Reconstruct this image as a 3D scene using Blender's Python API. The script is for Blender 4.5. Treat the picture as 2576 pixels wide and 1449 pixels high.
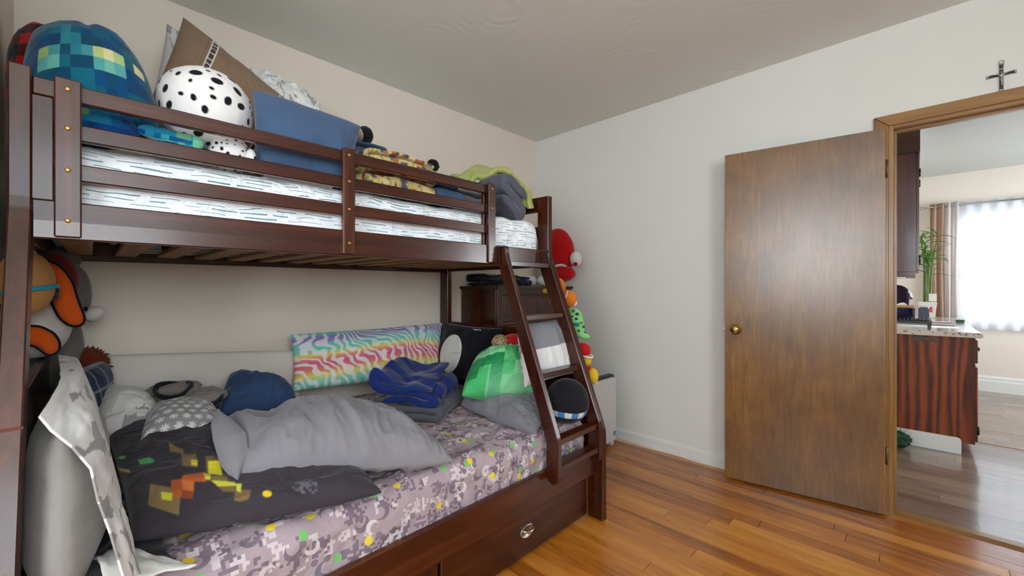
import bpy, bmesh, math, random
import numpy as np
from mathutils import Vector, Matrix

for _o in list(bpy.data.objects):
    bpy.data.objects.remove(_o)
SC = bpy.context.scene
COL = SC.collection
random.seed(7)

# ---------------------------------------------------------------- camera, sky, daylight, exposure
FPX = 1040.0                      # focal length in pixels of the 2576 x 1449 frame
TH = math.radians(44.35)          # yaw to the left of +Y
EYE = 1.2
cam_d = bpy.data.cameras.new('camera')
cam_d.sensor_fit = 'HORIZONTAL'
cam_d.sensor_width = 36.0
cam_d.lens = 36.0 * FPX / 2576.0
cam_d.clip_start = 0.02
cam = bpy.data.objects.new('camera', cam_d)
COL.objects.link(cam)
cam.location = (0, 0, EYE)
cam.rotation_euler = (math.pi / 2, 0, TH)
SC.camera = cam

wd = bpy.data.worlds.new('sky')
SC.world = wd
wd.use_nodes = True
wd.node_tree.nodes['Background'].inputs[0].default_value = (0.80, 0.90, 1.0, 1)
wd.node_tree.nodes['Background'].inputs[1].default_value = 2.5

def area(name, loc, rot, sx, sy, power, col):
    l = bpy.data.lights.new(name, 'AREA')
    l.shape = 'RECTANGLE'; l.size = sx; l.size_y = sy; l.energy = power; l.color = col
    o = bpy.data.objects.new(name, l); COL.objects.link(o)
    o.location = loc; o.rotation_euler = rot
    return o
H90 = math.pi / 2
# daylight entering at the bedroom windows (behind the camera) and at the kitchen window
area('daylight_near_window', (0.25, -1.47, 1.70), (H90, 0, 0), 1.5, 1.1, 62, (0.93, 0.97, 1.0))
area('daylight_right_window', (1.67, -0.15, 1.80), (H90, 0, H90), 1.4, 1.0, 50, (0.93, 0.97, 1.0))
area('daylight_kitchen_window', (1.15, 8.5, 3.2), (math.radians(-50), 0, 0), 2.4, 1.8, 300, (0.92, 0.97, 1.0))
area('daylight_kitchen_side', (3.05, 5.6, 1.5), (H90, 0, H90), 1.8, 1.4, 85, (0.92, 0.97, 1.0))

vs = SC.view_settings
vs.view_transform = 'Standard'; vs.look = 'None'; vs.gamma = 1.0; vs.use_curve_mapping = False
vs.exposure = 0.45

# ---------------------------------------------------------------- pixel rays (to read real positions off the photograph)
_F = np.array([-math.sin(TH), math.cos(TH), 0.0]); _R = np.array([math.cos(TH), math.sin(TH), 0.0]); _U = np.array([0, 0, 1.0])
_C = np.array([0, 0, EYE])
def ray(x, y): return _F + _R * (x - 1288) / FPX - _U * (y - 724.5) / FPX
def atX(x, y, v): d = ray(x, y); return _C + d * (v / d[0])
def atY(x, y, v): d = ray(x, y); return _C + d * (v / d[1])
def atZ(x, y, v): d = ray(x, y); return _C + d * ((v - EYE) / d[2])

# ---------------------------------------------------------------- helpers: objects
WLOC = {}
def lin(c):
    c = np.asarray(c, float) / 255.0
    return np.where(c <= 0.04045, c / 12.92, ((c + 0.055) / 1.055) ** 2.4)
def L4(c): return (*[float(t) for t in lin(c)], 1.0)

def tag(o, label=None, cat=None, group=None, kind=None):
    if label: o['label'] = label
    if cat: o['category'] = cat
    if group: o['group'] = group
    if kind: o['kind'] = kind
    return o

def empty(name, loc, label=None, cat=None, group=None, kind=None):
    o = bpy.data.objects.new(name, None); COL.objects.link(o)
    o.location = loc; o.empty_display_size = 0.05
    WLOC[o] = np.array(loc, float)
    return tag(o, label, cat, group, kind)

def link(name, me, mat, parent=None, org=None):
    o = bpy.data.objects.new(name, me); COL.objects.link(o)
    if mat is not None:
        me.materials.clear(); me.materials.append(mat)
    if org is None: org = np.zeros(3)
    WLOC[o] = np.array(org, float)
    if parent is not None:
        o.parent = parent; o.location = WLOC[o] - WLOC[parent]
    else:
        o.location = org
    return o

def mesh(name, V, Fc, mat, parent=None, smooth=False, col=None, uv=None):
    """V in world coordinates; the origin goes to the base centre."""
    V = np.asarray(V, float)
    lo, hi = V.min(0), V.max(0)
    org = np.array([(lo[0] + hi[0]) / 2, (lo[1] + hi[1]) / 2, lo[2]])
    me = bpy.data.meshes.new(name)
    me.from_pydata((V - org).tolist(), [], Fc if isinstance(Fc, list) else Fc.tolist())
    if smooth: me.polygons.foreach_set('use_smooth', np.ones(len(me.polygons), bool))
    if col is not None:
        a = me.color_attributes.new('Col', 'FLOAT_COLOR', 'POINT')
        c = np.ones((len(V), 4)); c[:, :3] = lin(col)
        a.data.foreach_set('color', c.ravel())
    if uv is not None:
        ul = me.uv_layers.new(name='UVMap')
        li = np.empty(len(me.loops), int); me.loops.foreach_get('vertex_index', li)
        ul.data.foreach_set('uv', np.asarray(uv, float)[li].ravel())
    me.update()
    return link(name, me, mat, parent, org)

def bmobj(name, bm, mat, parent=None, smooth=False):
    bm.normal_update()
    V = np.array([v.co for v in bm.verts]); lo, hi = V.min(0), V.max(0)
    org = np.array([(lo[0] + hi[0]) / 2, (lo[1] + hi[1]) / 2, lo[2]])
    bmesh.ops.translate(bm, verts=bm.verts, vec=Vector(-org))
    me = bpy.data.meshes.new(name); bm.to_mesh(me); bm.free()
    if smooth: me.polygons.foreach_set('use_smooth', np.ones(len(me.polygons), bool))
    return link(name, me, mat, parent, org)

def bevel(bm, w, seg=1):
    if w > 0: bmesh.ops.bevel(bm, geom=list(bm.edges), offset=w, segments=seg, affect='EDGES', clamp_overlap=True)

def boxbm(x0, x1, y0, y1, z0, z1):
    bm = bmesh.new(); bmesh.ops.create_cube(bm, size=1)
    for v in bm.verts:
        v.co = Vector(((x0 + x1) / 2 + v.co.x * (x1 - x0), (y0 + y1) / 2 + v.co.y * (y1 - y0), (z0 + z1) / 2 + v.co.z * (z1 - z0)))
    return bm

def box(name, x0, x1, y0, y1, z0, z1, mat, parent=None, bev=0.0, seg=1):
    bm = boxbm(x0, x1, y0, y1, z0, z1)
    bevel(bm, bev, seg)
    return bmobj(name, bm, mat, parent)

def prism(name, pts, axis, a0, a1, mat, parent=None, bev=0.0, smooth=False, seg=1):
    """closed 2-D outline extruded along axis; pts in the two other axes, in xyz order"""
    bm = bmesh.new()
    def p3(p, a):
        return {'x': (a, p[0], p[1]), 'y': (p[0], a, p[1]), 'z': (p[0], p[1], a)}[axis]
    A = [bm.verts.new(p3(p, a0)) for p in pts]; B = [bm.verts.new(p3(p, a1)) for p in pts]
    n = len(pts)
    bm.faces.new(A[::-1]); bm.faces.new(B)
    for i in range(n): bm.faces.new((A[i], A[(i + 1) % n], B[(i + 1) % n], B[i]))
    bmesh.ops.recalc_face_normals(bm, faces=bm.faces)
    if bev: bevel(bm, bev, seg)
    return bmobj(name, bm, mat, parent, smooth)

def tube(name, pts, r, mat, parent=None, n=10, closed=False):
    pts = [np.asarray(p, float) for p in pts]; rs = r if hasattr(r, '__len__') else [r] * len(pts)
    V = []; Fc = []; m = len(pts); up = np.array([0.13, 0.27, 0.95])
    for i, p in enumerate(pts):
        if closed: d = pts[(i + 1) % m] - pts[i - 1]
        else: d = pts[min(i + 1, m - 1)] - pts[max(i - 1, 0)]
        d = d / (np.linalg.norm(d) + 1e-9)
        a = np.cross(d, up); 
        if np.linalg.norm(a) < 1e-3: a = np.cross(d, [1, 0, 0])
        a /= np.linalg.norm(a); b = np.cross(d, a)
        for k in range(n):
            t = 2 * math.pi * k / n
            V.append(p + rs[i] * (a * math.cos(t) + b * math.sin(t)))
    for i in range(m if closed else m - 1):
        j = (i + 1) % m
        for k in range(n):
            Fc.append([i * n + k, i * n + (k + 1) % n, j * n + (k + 1) % n, j * n + k])
    if not closed:
        Fc.append(list(range(n))); Fc.append([(m - 1) * n + k for k in range(n)][::-1])
    o = mesh(name, V, Fc, mat, parent, True)
    bm = bmesh.new(); bm.from_mesh(o.data); bmesh.ops.recalc_face_normals(bm, faces=bm.faces); bm.to_mesh(o.data); bm.free()
    return o

def lathe(name, prof, org, axis, mat, parent=None, n=24):
    """prof: (r, h) pairs; axis a unit vector"""
    ax = np.asarray(axis, float); ax /= np.linalg.norm(ax)
    a = np.cross(ax, [0.3, 0.2, 0.9]); a /= np.linalg.norm(a); b = np.cross(ax, a)
    V = []; Fc = []; m = len(prof)
    for r, h in prof:
        for k in range(n):
            t = 2 * math.pi * k / n
            V.append(np.asarray(org) + ax * h + max(r, 1e-4) * (a * math.cos(t) + b * math.sin(t)))
    for i in range(m - 1):
        for k in range(n): Fc.append([i * n + k, i * n + (k + 1) % n, (i + 1) * n + (k + 1) % n, (i + 1) * n + k])
    Fc.append(list(range(n))); Fc.append([(m - 1) * n + k for k in range(n)][::-1])
    o = mesh(name, V, Fc, mat, parent, True)
    bm = bmesh.new(); bm.from_mesh(o.data); bmesh.ops.recalc_face_normals(bm, faces=bm.faces); bm.to_mesh(o.data); bm.free()
    return o

# ---------------------------------------------------------------- helpers: noise
def _hash(ix, iy, iz, seed):
    h = (ix.astype(np.int64) * 374761393 + iy.astype(np.int64) * 668265263 + iz.astype(np.int64) * 2147483647 + seed * 1274126177) & 0xFFFFFFFF
    h = ((h ^ (h >> 13)) * 1274126177) & 0xFFFFFFFF
    h = ((h ^ (h >> 16)) * 2246822519) & 0xFFFFFFFF
    return ((h ^ (h >> 15)) & 0xFFFFFF) / float(0xFFFFFF)
def vnoise(p, seed=0):
    p = np.asarray(p, float); i = np.floor(p); f = p - i; f = f * f * f * (f * (f * 6 - 15) + 10)
    i = i.astype(np.int64); r = 0
    for dx in (0, 1):
        wx = f[..., 0] if dx else 1 - f[..., 0]
        for dy in (0, 1):
            wy = f[..., 1] if dy else 1 - f[..., 1]
            for dz in (0, 1):
                wz = f[..., 2] if dz else 1 - f[..., 2]
                r = r + wx * wy * wz * _hash(i[..., 0] + dx, i[..., 1] + dy, i[..., 2] + dz, seed)
    return r * 2 - 1
def fbm(p, seed=0, oct=3):
    p = np.asarray(p, float); r = 0; a = 1.0; s = 0
    for o in range(oct):
        r = r + a * vnoise(p * 2.03 ** o + 17.3 * o, seed + o); s += a; a *= 0.5
    return r / s
def ridge(p, seed=0, oct=2):
    p = np.asarray(p, float); r = 0; a = 1.0; s = 0
    for o in range(oct):
        r = r + a * (1 - np.abs(vnoise(p * 1.9 ** o + 9.1 * o, seed + o)) * 2.0); s += a; a *= 0.5
    return r / s
def st2(u, v, w=0.0): return np.stack([u, v, np.zeros_like(u) + w], -1)
def hsh(a, b, seed=0): return _hash(np.asarray(a), np.asarray(b), np.asarray(a) * 0, seed)

# ---------------------------------------------------------------- helpers: node materials
class S:
    """a socket with arithmetic: builds Math nodes"""
    def __init__(s, nt, k): s.nt, s.k = nt, k
    def m(s, op, *o, clamp=False):
        n = s.nt.nodes.new('ShaderNodeMath'); n.operation = op; n.use_clamp = clamp
        for i, x in enumerate((s,) + o):
            if isinstance(x, S): s.nt.links.new(x.k, n.inputs[i])
            else: n.inputs[i].default_value = x
        return S(s.nt, n.outputs[0])
    def __add__(s, o): return s.m('ADD', o)
    def __sub__(s, o): return s.m('SUBTRACT', o)
    def __mul__(s, o): return s.m('MULTIPLY', o)
    def __truediv__(s, o): return s.m('DIVIDE', o)
    def floor(s): return s.m('FLOOR')
    def fract(s): return s.m('FRACT')
    def abs(s): return s.m('ABSOLUTE')
    def gt(s, o): return s.m('GREATER_THAN', o)
    def lt(s, o): return s.m('LESS_THAN', o)
    def sqrt(s): return s.m('SQRT')
    def ramp(s, a, b): 
        n = s.nt.nodes.new('ShaderNodeMapRange'); n.clamp = True
        s.nt.links.new(s.k, n.inputs[0]); n.inputs[1].default_value = a; n.inputs[2].default_value = b
        return S(s.nt, n.outputs[0])
class MB:
    def __init__(s, name):
        s.mat = bpy.data.materials.new(name); s.mat.use_nodes = True
        s.nt = s.mat.node_tree; s.b = s.nt.nodes['Principled BSDF']; s.out = s.nt.nodes['Material Output']
    def node(s, t): return s.nt.nodes.new(t)
    def coord(s, kind='Object', scale=(1, 1, 1)):
        c = s.node('ShaderNodeTexCoord'); m = s.node('ShaderNodeMapping'); m.inputs[3].default_value = scale
        s.nt.links.new(c.outputs[kind], m.inputs[0]); return m.outputs[0]
    def xyz(s, vec):
        n = s.node('ShaderNodeSeparateXYZ'); s.nt.links.new(vec, n.inputs[0]); return [S(s.nt, o) for o in n.outputs]
    def vec(s, *c):
        n = s.node('ShaderNodeCombineXYZ')
        for i, x in enumerate(c):
            if isinstance(x, S): s.nt.links.new(x.k, n.inputs[i])
            else: n.inputs[i].default_value = x
        return n.outputs[0]
    def noise(s, vec, scale, detail=3, rough=0.5, dist=0.0):
        n = s.node('ShaderNodeTexNoise'); n.inputs['Scale'].default_value = scale; n.inputs['Detail'].default_value = detail
        n.inputs['Roughness'].default_value = rough; n.inputs['Distortion'].default_value = dist
        s.nt.links.new(vec, n.inputs['Vector']); return S(s.nt, n.outputs[0])
    def white(s, *c):
        n = s.node('ShaderNodeTexWhiteNoise'); n.noise_dimensions = '3D'
        s.nt.links.new(s.vec(*(list(c) + [0.0] * (3 - len(c)))), n.inputs['Vector']); return S(s.nt, n.outputs[0])
    def rgb(s, c):
        n = s.node('ShaderNodeRGB'); n.outputs[0].default_value = L4(c); return n.outputs[0]
    def mix(s, f, a, b, mode='MIX'):
        n = s.node('ShaderNodeMix'); n.data_type = 'RGBA'; n.blend_type = mode
        if isinstance(f, S): s.nt.links.new(f.k, n.inputs[0])
        else: n.inputs[0].default_value = f
        for i, x in ((6, a), (7, b)):
            if isinstance(x, (tuple, list)): n.inputs[i].default_value = L4(x)
            else: s.nt.links.new(x, n.inputs[i])
        return n.outputs[2]
    def cramp(s, f, stops, const=False):
        n = s.node('ShaderNodeValToRGB'); e = n.color_ramp.elements
        n.color_ramp.interpolation = 'CONSTANT' if const else 'LINEAR'
        while len(e) < len(stops): e.new(0.5)
        for k, (p, c) in enumerate(stops): e[k].position = p; e[k].color = L4(c)
        s.nt.links.new(f.k, n.inputs[0]); return n.outputs[0]
    def base(s, sock):
        if isinstance(sock, (tuple, list)): s.b.inputs['Base Color'].default_value = L4(sock)
        else: s.nt.links.new(sock, s.b.inputs['Base Color'])
        return s
    def set(s, **kw):
        nm = dict(rough='Roughness', metal='Metallic', spec='Specular IOR Level', coat='Coat Weight', coatr='Coat Roughness', sheen='Sheen Weight', sheenr='Sheen Roughness', trans='Transmission Weight', ior='IOR', alpha='Alpha')
        for k, v in kw.items():
            i = s.b.inputs[nm[k]]
            if isinstance(v, S): s.nt.links.new(v.k, i)
            else: i.default_value = v
        return s
    def bump(s, h, strength=0.2, dist=0.01):
        n = s.node('ShaderNodeBump'); n.inputs['Strength'].default_value = strength; n.inputs['Distance'].default_value = dist
        s.nt.links.new(h.k, n.inputs['Height']); s.nt.links.new(n.outputs[0], s.b.inputs['Normal']); return s

def plain(name, c, rough=0.5, var=0.06, vs=20.0, **kw):
    m = MB(name); n = m.noise(m.coord(), vs)
    m.base(m.mix(n, tuple(np.array(c) * (1 - var)), tuple(np.minimum(255, np.array(c) * (1 + var))))); m.set(rough=rough, **kw)
    return m.mat

def cloth(name, c=None, rough=0.92, weave=900.0, wst=0.12, sheen=0.15, soft=0.05, fold=0.0):
    """fabric: colour c, or the 'Col' attribute when c is None; a fine weave, slow fading in the dye"""
    m = MB(name); co = m.coord()
    if c is None:
        a = m.node('ShaderNodeAttribute'); a.attribute_name = 'Col'; src = a.outputs[0]
    else: src = m.rgb(c)
    n = m.noise(co, 9.0, 3)
    m.base(m.mix(n.ramp(0.3, 0.7) * soft * 2.0, src, (120, 120, 122), 'MULTIPLY') if soft else src)
    h = m.noise(co, weave * 0.35, 2) * 0.5
    if fold: h = h + m.noise(co, 14.0, 3, 0.55, 0.6) * fold
    m.bump(h, wst, 0.004); m.set(rough=rough, sheen=sheen, sheenr=0.4, spec=0.25)
    return m.mat

def wood(name, axis, dark, mid, light, rough=0.3, scale=1.0, coat=0.0, rvar=0.12, spec=0.5, grain=30.0):
    """stained wood with grain along an axis"""
    m = MB(name); sc = {'x': (0.06, 1, 1), 'y': (1, 0.06, 1), 'z': (1, 1, 0.06)}[axis]
    co = m.coord('Object', tuple(t * scale for t in sc))
    oi = m.node('ShaderNodeObjectInfo')
    ad = m.node('ShaderNodeVectorMath'); ad.operation = 'ADD'
    mu = m.node('ShaderNodeVectorMath'); mu.operation = 'SCALE'; mu.inputs[3].default_value = 7.0
    m.nt.links.new(oi.outputs['Location'], mu.inputs[0]); m.nt.links.new(co, ad.inputs[0]); m.nt.links.new(mu.outputs[0], ad.inputs[1])
    v = ad.outputs[0]
    g = m.noise(v, grain, 5, 0.6, 0.4); b = m.noise(v, grain * 0.16, 2)
    f = (g * 0.65 + b * 0.35)
    m.base(m.cramp(f, [(0.3, dark), (0.52, mid), (0.72, light)]))
    m.set(rough=(b * rvar + (rough - rvar * 0.5)), coat=coat, coatr=0.12, spec=spec)
    m.bump(g, 0.05, 0.002)
    return m.mat

# ---------------------------------------------------------------- materials of the room
def paint(name, c, bump=0.1, scale=60.0, rough=0.75):
    m = MB(name); co = m.coord('Object'); n = m.noise(co, 2.2, 3)
    m.base(m.mix(n, tuple(np.array(c) * 0.985), tuple(np.array(c) * 1.012)))
    m.bump(m.noise(co, scale, 3), bump, 0.004); m.set(rough=rough, spec=0.3); return m.mat
M_WALL = paint('wall_paint_white', (219, 220, 215))
M_WALLB = paint('wall_paint_cream', (222, 212, 198))
M_KWALL = paint('kitchen_paint', (226, 217, 205))
M_TRIMW = paint('white_gloss_trim', (222, 222, 220), 0.03, 30, 0.35)
M_SLAB = plain('subfloor', (120, 92, 60), 0.9)
def ceiling_mat():
    m = MB('ceiling_swirl_plaster'); co = m.coord('Object')
    v = m.node('ShaderNodeTexVoronoi'); v.inputs['Scale'].default_value = 3.2; m.nt.links.new(co, v.inputs['Vector'])
    d = S(m.nt, v.outputs['Distance'])
    sw = (d * 46.0 + m.noise(co, 4.0, 2) * 5.0).m('SINE') * m.noise(co, 2.4, 2).ramp(0.48, 0.7)
    m.bump(sw * 0.6 + m.noise(co, 45, 3) * 0.7, 0.22, 0.004)
    m.base((222, 224, 219)).set(rough=0.8, spec=0.25); return m.mat
M_CEIL = ceiling_mat()

def plank_mat(name, stops, rough, coat, tint=0.25, grain=26, spec=0.5, bumps=0.03):
    m = MB(name); oi = m.node('ShaderNodeObjectInfo'); rnd = S(m.nt, oi.outputs['Random'])
    co = m.coord('Object', (0.10, 1, 1)); x, y, z = m.xyz(co)
    v = m.vec(x + rnd * 37.0, y + rnd * 11.0, z)
    g = m.noise(v, grain, 5, 0.62, 0.8); w = m.noise(v, grain * 0.2, 3, 0.5, 1.0)
    f = g * 0.5 + w * 0.3 + rnd * tint
    m.base(m.cramp(f, stops)); m.set(rough=(w * 0.12 + (rough - 0.06)), coat=coat, coatr=0.12, spec=spec); m.bump(g, bumps, 0.002)
    return m.mat
M_OAK = plank_mat('honey_oak_floor', [(0.34, (128, 68, 16)), (0.52, (178, 108, 34)), (0.72, (206, 140, 58))], 0.27, 0.25, 0.22)
M_VINYL = plank_mat('grey_brown_vinyl_floor', [(0.33, (78, 62, 52)), (0.52, (118, 98, 84)), (0.72, (150, 130, 112))], 0.30, 0.7, 0.22, 40)

# ---------------------------------------------------------------- room shell
def wall_hole(name, axis, p0, p1, a0, a1, z0, z1, hole, mat):
    """a wall with one rectangular opening; axis: the wall's normal axis"""
    A = [a0, hole[0], hole[1], a1]; Zs = [z0, hole[2], hole[3], z1]
    V = []; Fc = []
    def P(p, a, z): return (p, a, z) if axis == 'x' else (a, p, z)
    for p in (p0, p1):
        for z in Zs:
            for a in A: V.append(P(p, a, z))
    for s in (0, 16):
        for r in range(3):
            for c in range(3):
                if r == 1 and c == 1: continue
                q = [s + r * 4 + c, s + r * 4 + c + 1, s + (r + 1) * 4 + c + 1, s + (r + 1) * 4 + c]
                Fc.append(q if s else q[::-1])
    def strip(ids):
        n = len(ids)
        for i in range(n): a, b = ids[i], ids[(i + 1) % n]; Fc.append([a, b, b + 16, a + 16])
    strip([0, 1, 2, 3, 7, 11, 15, 14, 13, 12, 8, 4]); strip([5, 9, 10, 6])
    o = mesh(name, V, Fc, mat)
    bm = bmesh.new(); bm.from_mesh(o.data); bmesh.ops.recalc_face_normals(bm, faces=bm.faces); bm.to_mesh(o.data); bm.free()
    return tag(o, kind='structure')

XL, XR, YN, YF, ZC = -2.57, 1.6, -1.4, 2.956, 2.58
def struct(o, label=None): return tag(o, label, kind='structure')
struct(box('wall_left', XL - 0.1, XL, YN - 0.1, YF, 0, ZC, M_WALLB), 'cream painted wall behind the bunk bed')
struct(box('wall_alcove', XL, -1.3, YN - 0.1, -0.21, 0, ZC, M_WALLB), 'cream wall at the head end of the bunk bed')
wall_hole('wall_near', 'y', YN - 0.12, YN, -1.3, XR + 0.1, 0, ZC, (-0.5, 1.0, 1.15, 2.25), M_WALLB)
wall_hole('wall_right', 'x', XR, XR + 0.12, YN, YF, 0, ZC, (-0.85, 0.55, 1.3, 2.3), M_WALL)
struct(prism('wall_far', [(XL - 0.1, 0), (-0.1065, 0), (-0.1065, 2.0585), (0.7185, 2.0585), (0.7185, 0), (3.1, 0), (3.1, ZC), (XL - 0.1, ZC)], 'y', YF, YF + 0.11, M_WALL), 'white painted wall with the bedroom doorway')
struct(box('ceiling', XL - 0.1, XR + 0.1, YN - 0.1, YF + 0.02, ZC, ZC + 0.08, M_CEIL), 'grey swirl textured bedroom ceiling')

def floor_planks(parent, x0, x1, y0, y1, w, ln, mat, seed, th=0.010, gap=0.0012):
    rg = random.Random(seed); y = y0
    while y < y1 - 0.004:
        ye = min(y + w, y1); x = x0 + 0.0; first = True
        while x < x1 - 0.01:
            le = ln * (rg.uniform(0.25, 1.0) if first else rg.uniform(0.85, 1.15)); first = False
            xe = x + le
            if x1 - xe < 0.25: xe = x1
            dz = rg.uniform(-0.0004, 0.0004)
            bm = boxbm(x + gap, xe - gap, y + gap / 2, ye - gap / 2, -th, dz)
            bmobj('floor_plank', bm, mat, parent); x = xe
        y = ye
fl = struct(box('floor', XL - 0.1, XR + 0.1, YN - 0.1, YF + 0.012, -0.06, -0.010, M_SLAB), 'honey coloured oak strip floor of the bedroom')
floor_planks(fl, XL, XR, YN, YF + 0.01, 0.078, 1.25, M_OAK, 3)

# windows behind the camera (they light the room and mirror in the gloss)
M_GLASS = MB('window_glass').base((240, 248, 250)).set(rough=0.02, trans=1.0, ior=1.05, alpha=0.25).mat
def window(name, axis, p, a0, a1, z0, z1, d=0.06, meet=True):
    t = 0.045
    def bxx(nm, aa, ab, za, zb, parent, pd=d, off=0.0, mat=M_TRIMW):
        if axis == 'y': return box(nm, aa, ab, p + off, p + off + pd, za, zb, mat, parent, 0.003)
        return box(nm, p + off, p + off + pd, aa, ab, za, zb, mat, parent, 0.003)
    r = empty(name, ((a0 + a1) / 2, p, z0) if axis == 'y' else (p, (a0 + a1) / 2, z0), kind='structure')
    bxx('window_frame', a0, a0 + t, z0, z1, r); bxx('window_frame', a1 - t, a1, z0, z1, r)
    bxx('window_frame', a0 + t, a1 - t, z1 - t, z1, r); bxx('window_frame', a0 + t, a1 - t, z0, z0 + t, r)
    zm = (z0 + z1) / 2
    bxx('meeting_rail', a0 + t, a1 - t, zm - 0.025, zm + 0.025, r)
    bxx('pane', a0 + t, a1 - t, z0 + t, zm - 0.025, r, 0.004, 0.03, M_GLASS); bxx('pane', a0 + t, a1 - t, zm + 0.025, z1 - t, r, 0.004, 0.03, M_GLASS)
    return r
window('window_1', 'y', YN - 0.1, -0.5, 1.0, 1.15, 2.25)
window('window_2', 'x', XR + 0.04, -0.85, 0.55, 1.3, 2.3)

# baseboard, cord
bbp = [(YF, 0.0), (YF - 0.013, 0.0), (YF - 0.013, 0.066), (YF - 0.010, 0.078), (YF - 0.004, 0.084), (YF, 0.084)]
struct(prism('baseboard_far', bbp, 'x', XL + 0.005, -0.165, M_TRIMW), 'low white baseboard along the far wall')
struct(box('baseboard_left', XL, XL + 0.012, -0.2, YF - 0.02, 0, 0.084, M_TRIMW), 'low white baseboard behind the bed')

# doorway trim
DW = [(96, 62, 22), (138, 98, 44), (164, 122, 62)]
M_CASE_X = wood('door_casing_wood_x', 'x', *DW, rough=0.34, coat=0.2)
M_CASE_Z = wood('door_casing_wood_z', 'z', *DW, rough=0.34, coat=0.2)
tr = empty('trim_1', (0.3, YF, 0), 'golden brown wooden door casing', kind='structure')
cx0, cx1, cz = -0.163, -0.103, 2.058
prism('casing', [(cx0, 0), (cx1, 0), (cx1, cz - 0.006), (cx0, cz + 0.050)], 'y', YF - 0.016, YF, M_CASE_Z, tr, 0.002)
prism('casing', [(cx0 + 0.001, cz + 0.052), (cx1 + 0.001, cz - 0.004), (0.718, cz - 0.004), (0.778, cz + 0.052)], 'y', YF - 0.016, YF, M_CASE_X, tr, 0.002)
prism('casing', [(0.718, 0), (0.778, 0), (0.778, cz + 0.050), (0.718, cz - 0.006)], 'y', YF - 0.016, YF, M_CASE_Z, tr, 0.002)
box('jamb', -0.106, -0.085, YF - 0.002, YF + 0.112, 0, 2.058, M_CASE_Z, tr, 0.001)
box('jamb', -0.085, 0.70, YF - 0.002, YF + 0.112, 2.037, 2.058, M_CASE_X, tr, 0.001)
box('jamb', 0.70, 0.718, YF - 0.002, YF + 0.112, 0, 2.058, M_CASE_Z, tr, 0.001)
box('door_stop', -0.085, -0.074, YF + 0.04, YF + 0.075, 0.01, 2.037, M_CASE_Z, tr, 0.001)
box('door_stop', -0.074, 0.70, YF + 0.04, YF + 0.075, 2.026, 2.037, M_CASE_X, tr, 0.001)
struct(prism('threshold', [(YF + 0.012, -0.01), (YF + 0.10, -0.01), (YF + 0.10, 0.004), (YF + 0.075, 0.011), (YF + 0.035, 0.011), (YF + 0.012, 0.004)], 'x', -0.084, 0.70, M_CASE_X), 'wooden threshold strip in the doorway')

# the door: veneer slab swung almost flat against the wall
def door_mat():
    m = MB('veneer_door_wood'); co = m.coord('Object'); x, y, z = m.xyz(co)
    # the slab lies at an angle: distance along its width
    s = x * 0.988 + y * 0.155
    fl_ = (s / 0.186).floor(); rn = m.white(fl_, 3.0)
    v = m.vec(s * 1.0 + rn * 9.0, y, z * 0.10 + rn * 5.0)
    g = m.noise(v, 34.0, 5, 0.6, 1.4)
    big = m.noise(co, 3.0, 4, 0.6, 0.8); bl = m.noise(m.vec(s, y, z * 0.45), 9.0, 4, 0.6)
    f = g * 0.34 + big * 0.34 + bl * 0.20 + rn * 0.12
    m.base(m.cramp(f, [(0.34, (78, 52, 24)), (0.48, (110, 74, 28)), (0.58, (130, 90, 36)), (0.72, (152, 110, 56))]))
    m.set(rough=(bl * 0.16 + 0.24), coat=0.9, coatr=0.27, spec=0.5); m.bump(bl * 0.7 + g * 0.2, 0.04, 0.006)
    return m.mat
M_DOOR = door_mat()
M_DEDGE = wood('door_edge_wood', 'z', (80, 54, 26), (118, 82, 42), (140, 102, 58), 0.5)
M_BRASS = MB('brass').base((178, 150, 92)).set(metal=1.0, rough=0.22).mat
M_STEEL = MB('steel').base((190, 190, 192)).set(metal=1.0, rough=0.28).mat
M_HINGE = MB('bronzed_hinge').base((104, 84, 56)).set(metal=0.8, rough=0.45).mat
M_BLACK = plain('black_plastic', (18, 18, 20), 0.4)
dh = np.array([-0.114, 2.912, 0.0]); de = np.array([-0.862, 2.800, 0.0])
du = (de - dh) / np.linalg.norm(de - dh); dn = np.array([-du[1], du[0], 0.0]); dn = dn if dn[1] < 0 else -dn
def dp(u, n, z): return dh + du * u + dn * n + np.array([0, 0, z])
def dbox(name, u0, u1, n0, n1, z0, z1, mat, parent=None, bev=0.0):
    bm = boxbm(u0, u1, n0, n1, z0, z1); bevel(bm, bev)
    for v in bm.verts: v.co = Vector(dp(*v.co))
    bmesh.ops.recalc_face_normals(bm, faces=bm.faces)
    return bmobj(name, bm, mat, parent)
WD = float(np.linalg.norm(de - dh))
door = struct(dbox('door_1', 0.0, WD, -0.035, 0.0, 0.012, 2.035, M_DOOR, None, 0.0015), 'glossy brown veneer door standing open against the far wall')
kz = 0.945
lathe('knob', [(0.0, 0.062), (0.016, 0.062), (0.0255, 0.056), (0.0285, 0.045), (0.026, 0.034), (0.015, 0.026), (0.012, 0.016), (0.012, 0.010), (0.030, 0.009), (0.0335, 0.004), (0.0335, 0.0)], dp(WD - 0.062, 0, kz), dn, M_BRASS, door)
lathe('knob_button', [(0.0, 0.066), (0.009, 0.066), (0.010, 0.062), (0.010, 0.055)], dp(WD - 0.062, 0, kz), dn, MB('bright_brass').base((205, 190, 150)).set(metal=1.0, rough=0.3).mat, door, 16)
lathe('knob', [(0.0, -0.062), (0.0255, -0.056), (0.0285, -0.045), (0.015, -0.028), (0.012, -0.012), (0.0335, -0.006), (0.0335, 0.0)], dp(WD - 0.062, -0.035, kz), dn, M_BRASS, door)
dbox('latch', WD, WD + 0.011, -0.024, -0.012, kz - 0.008, kz + 0.008, M_STEEL, door, 0.001)
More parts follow.
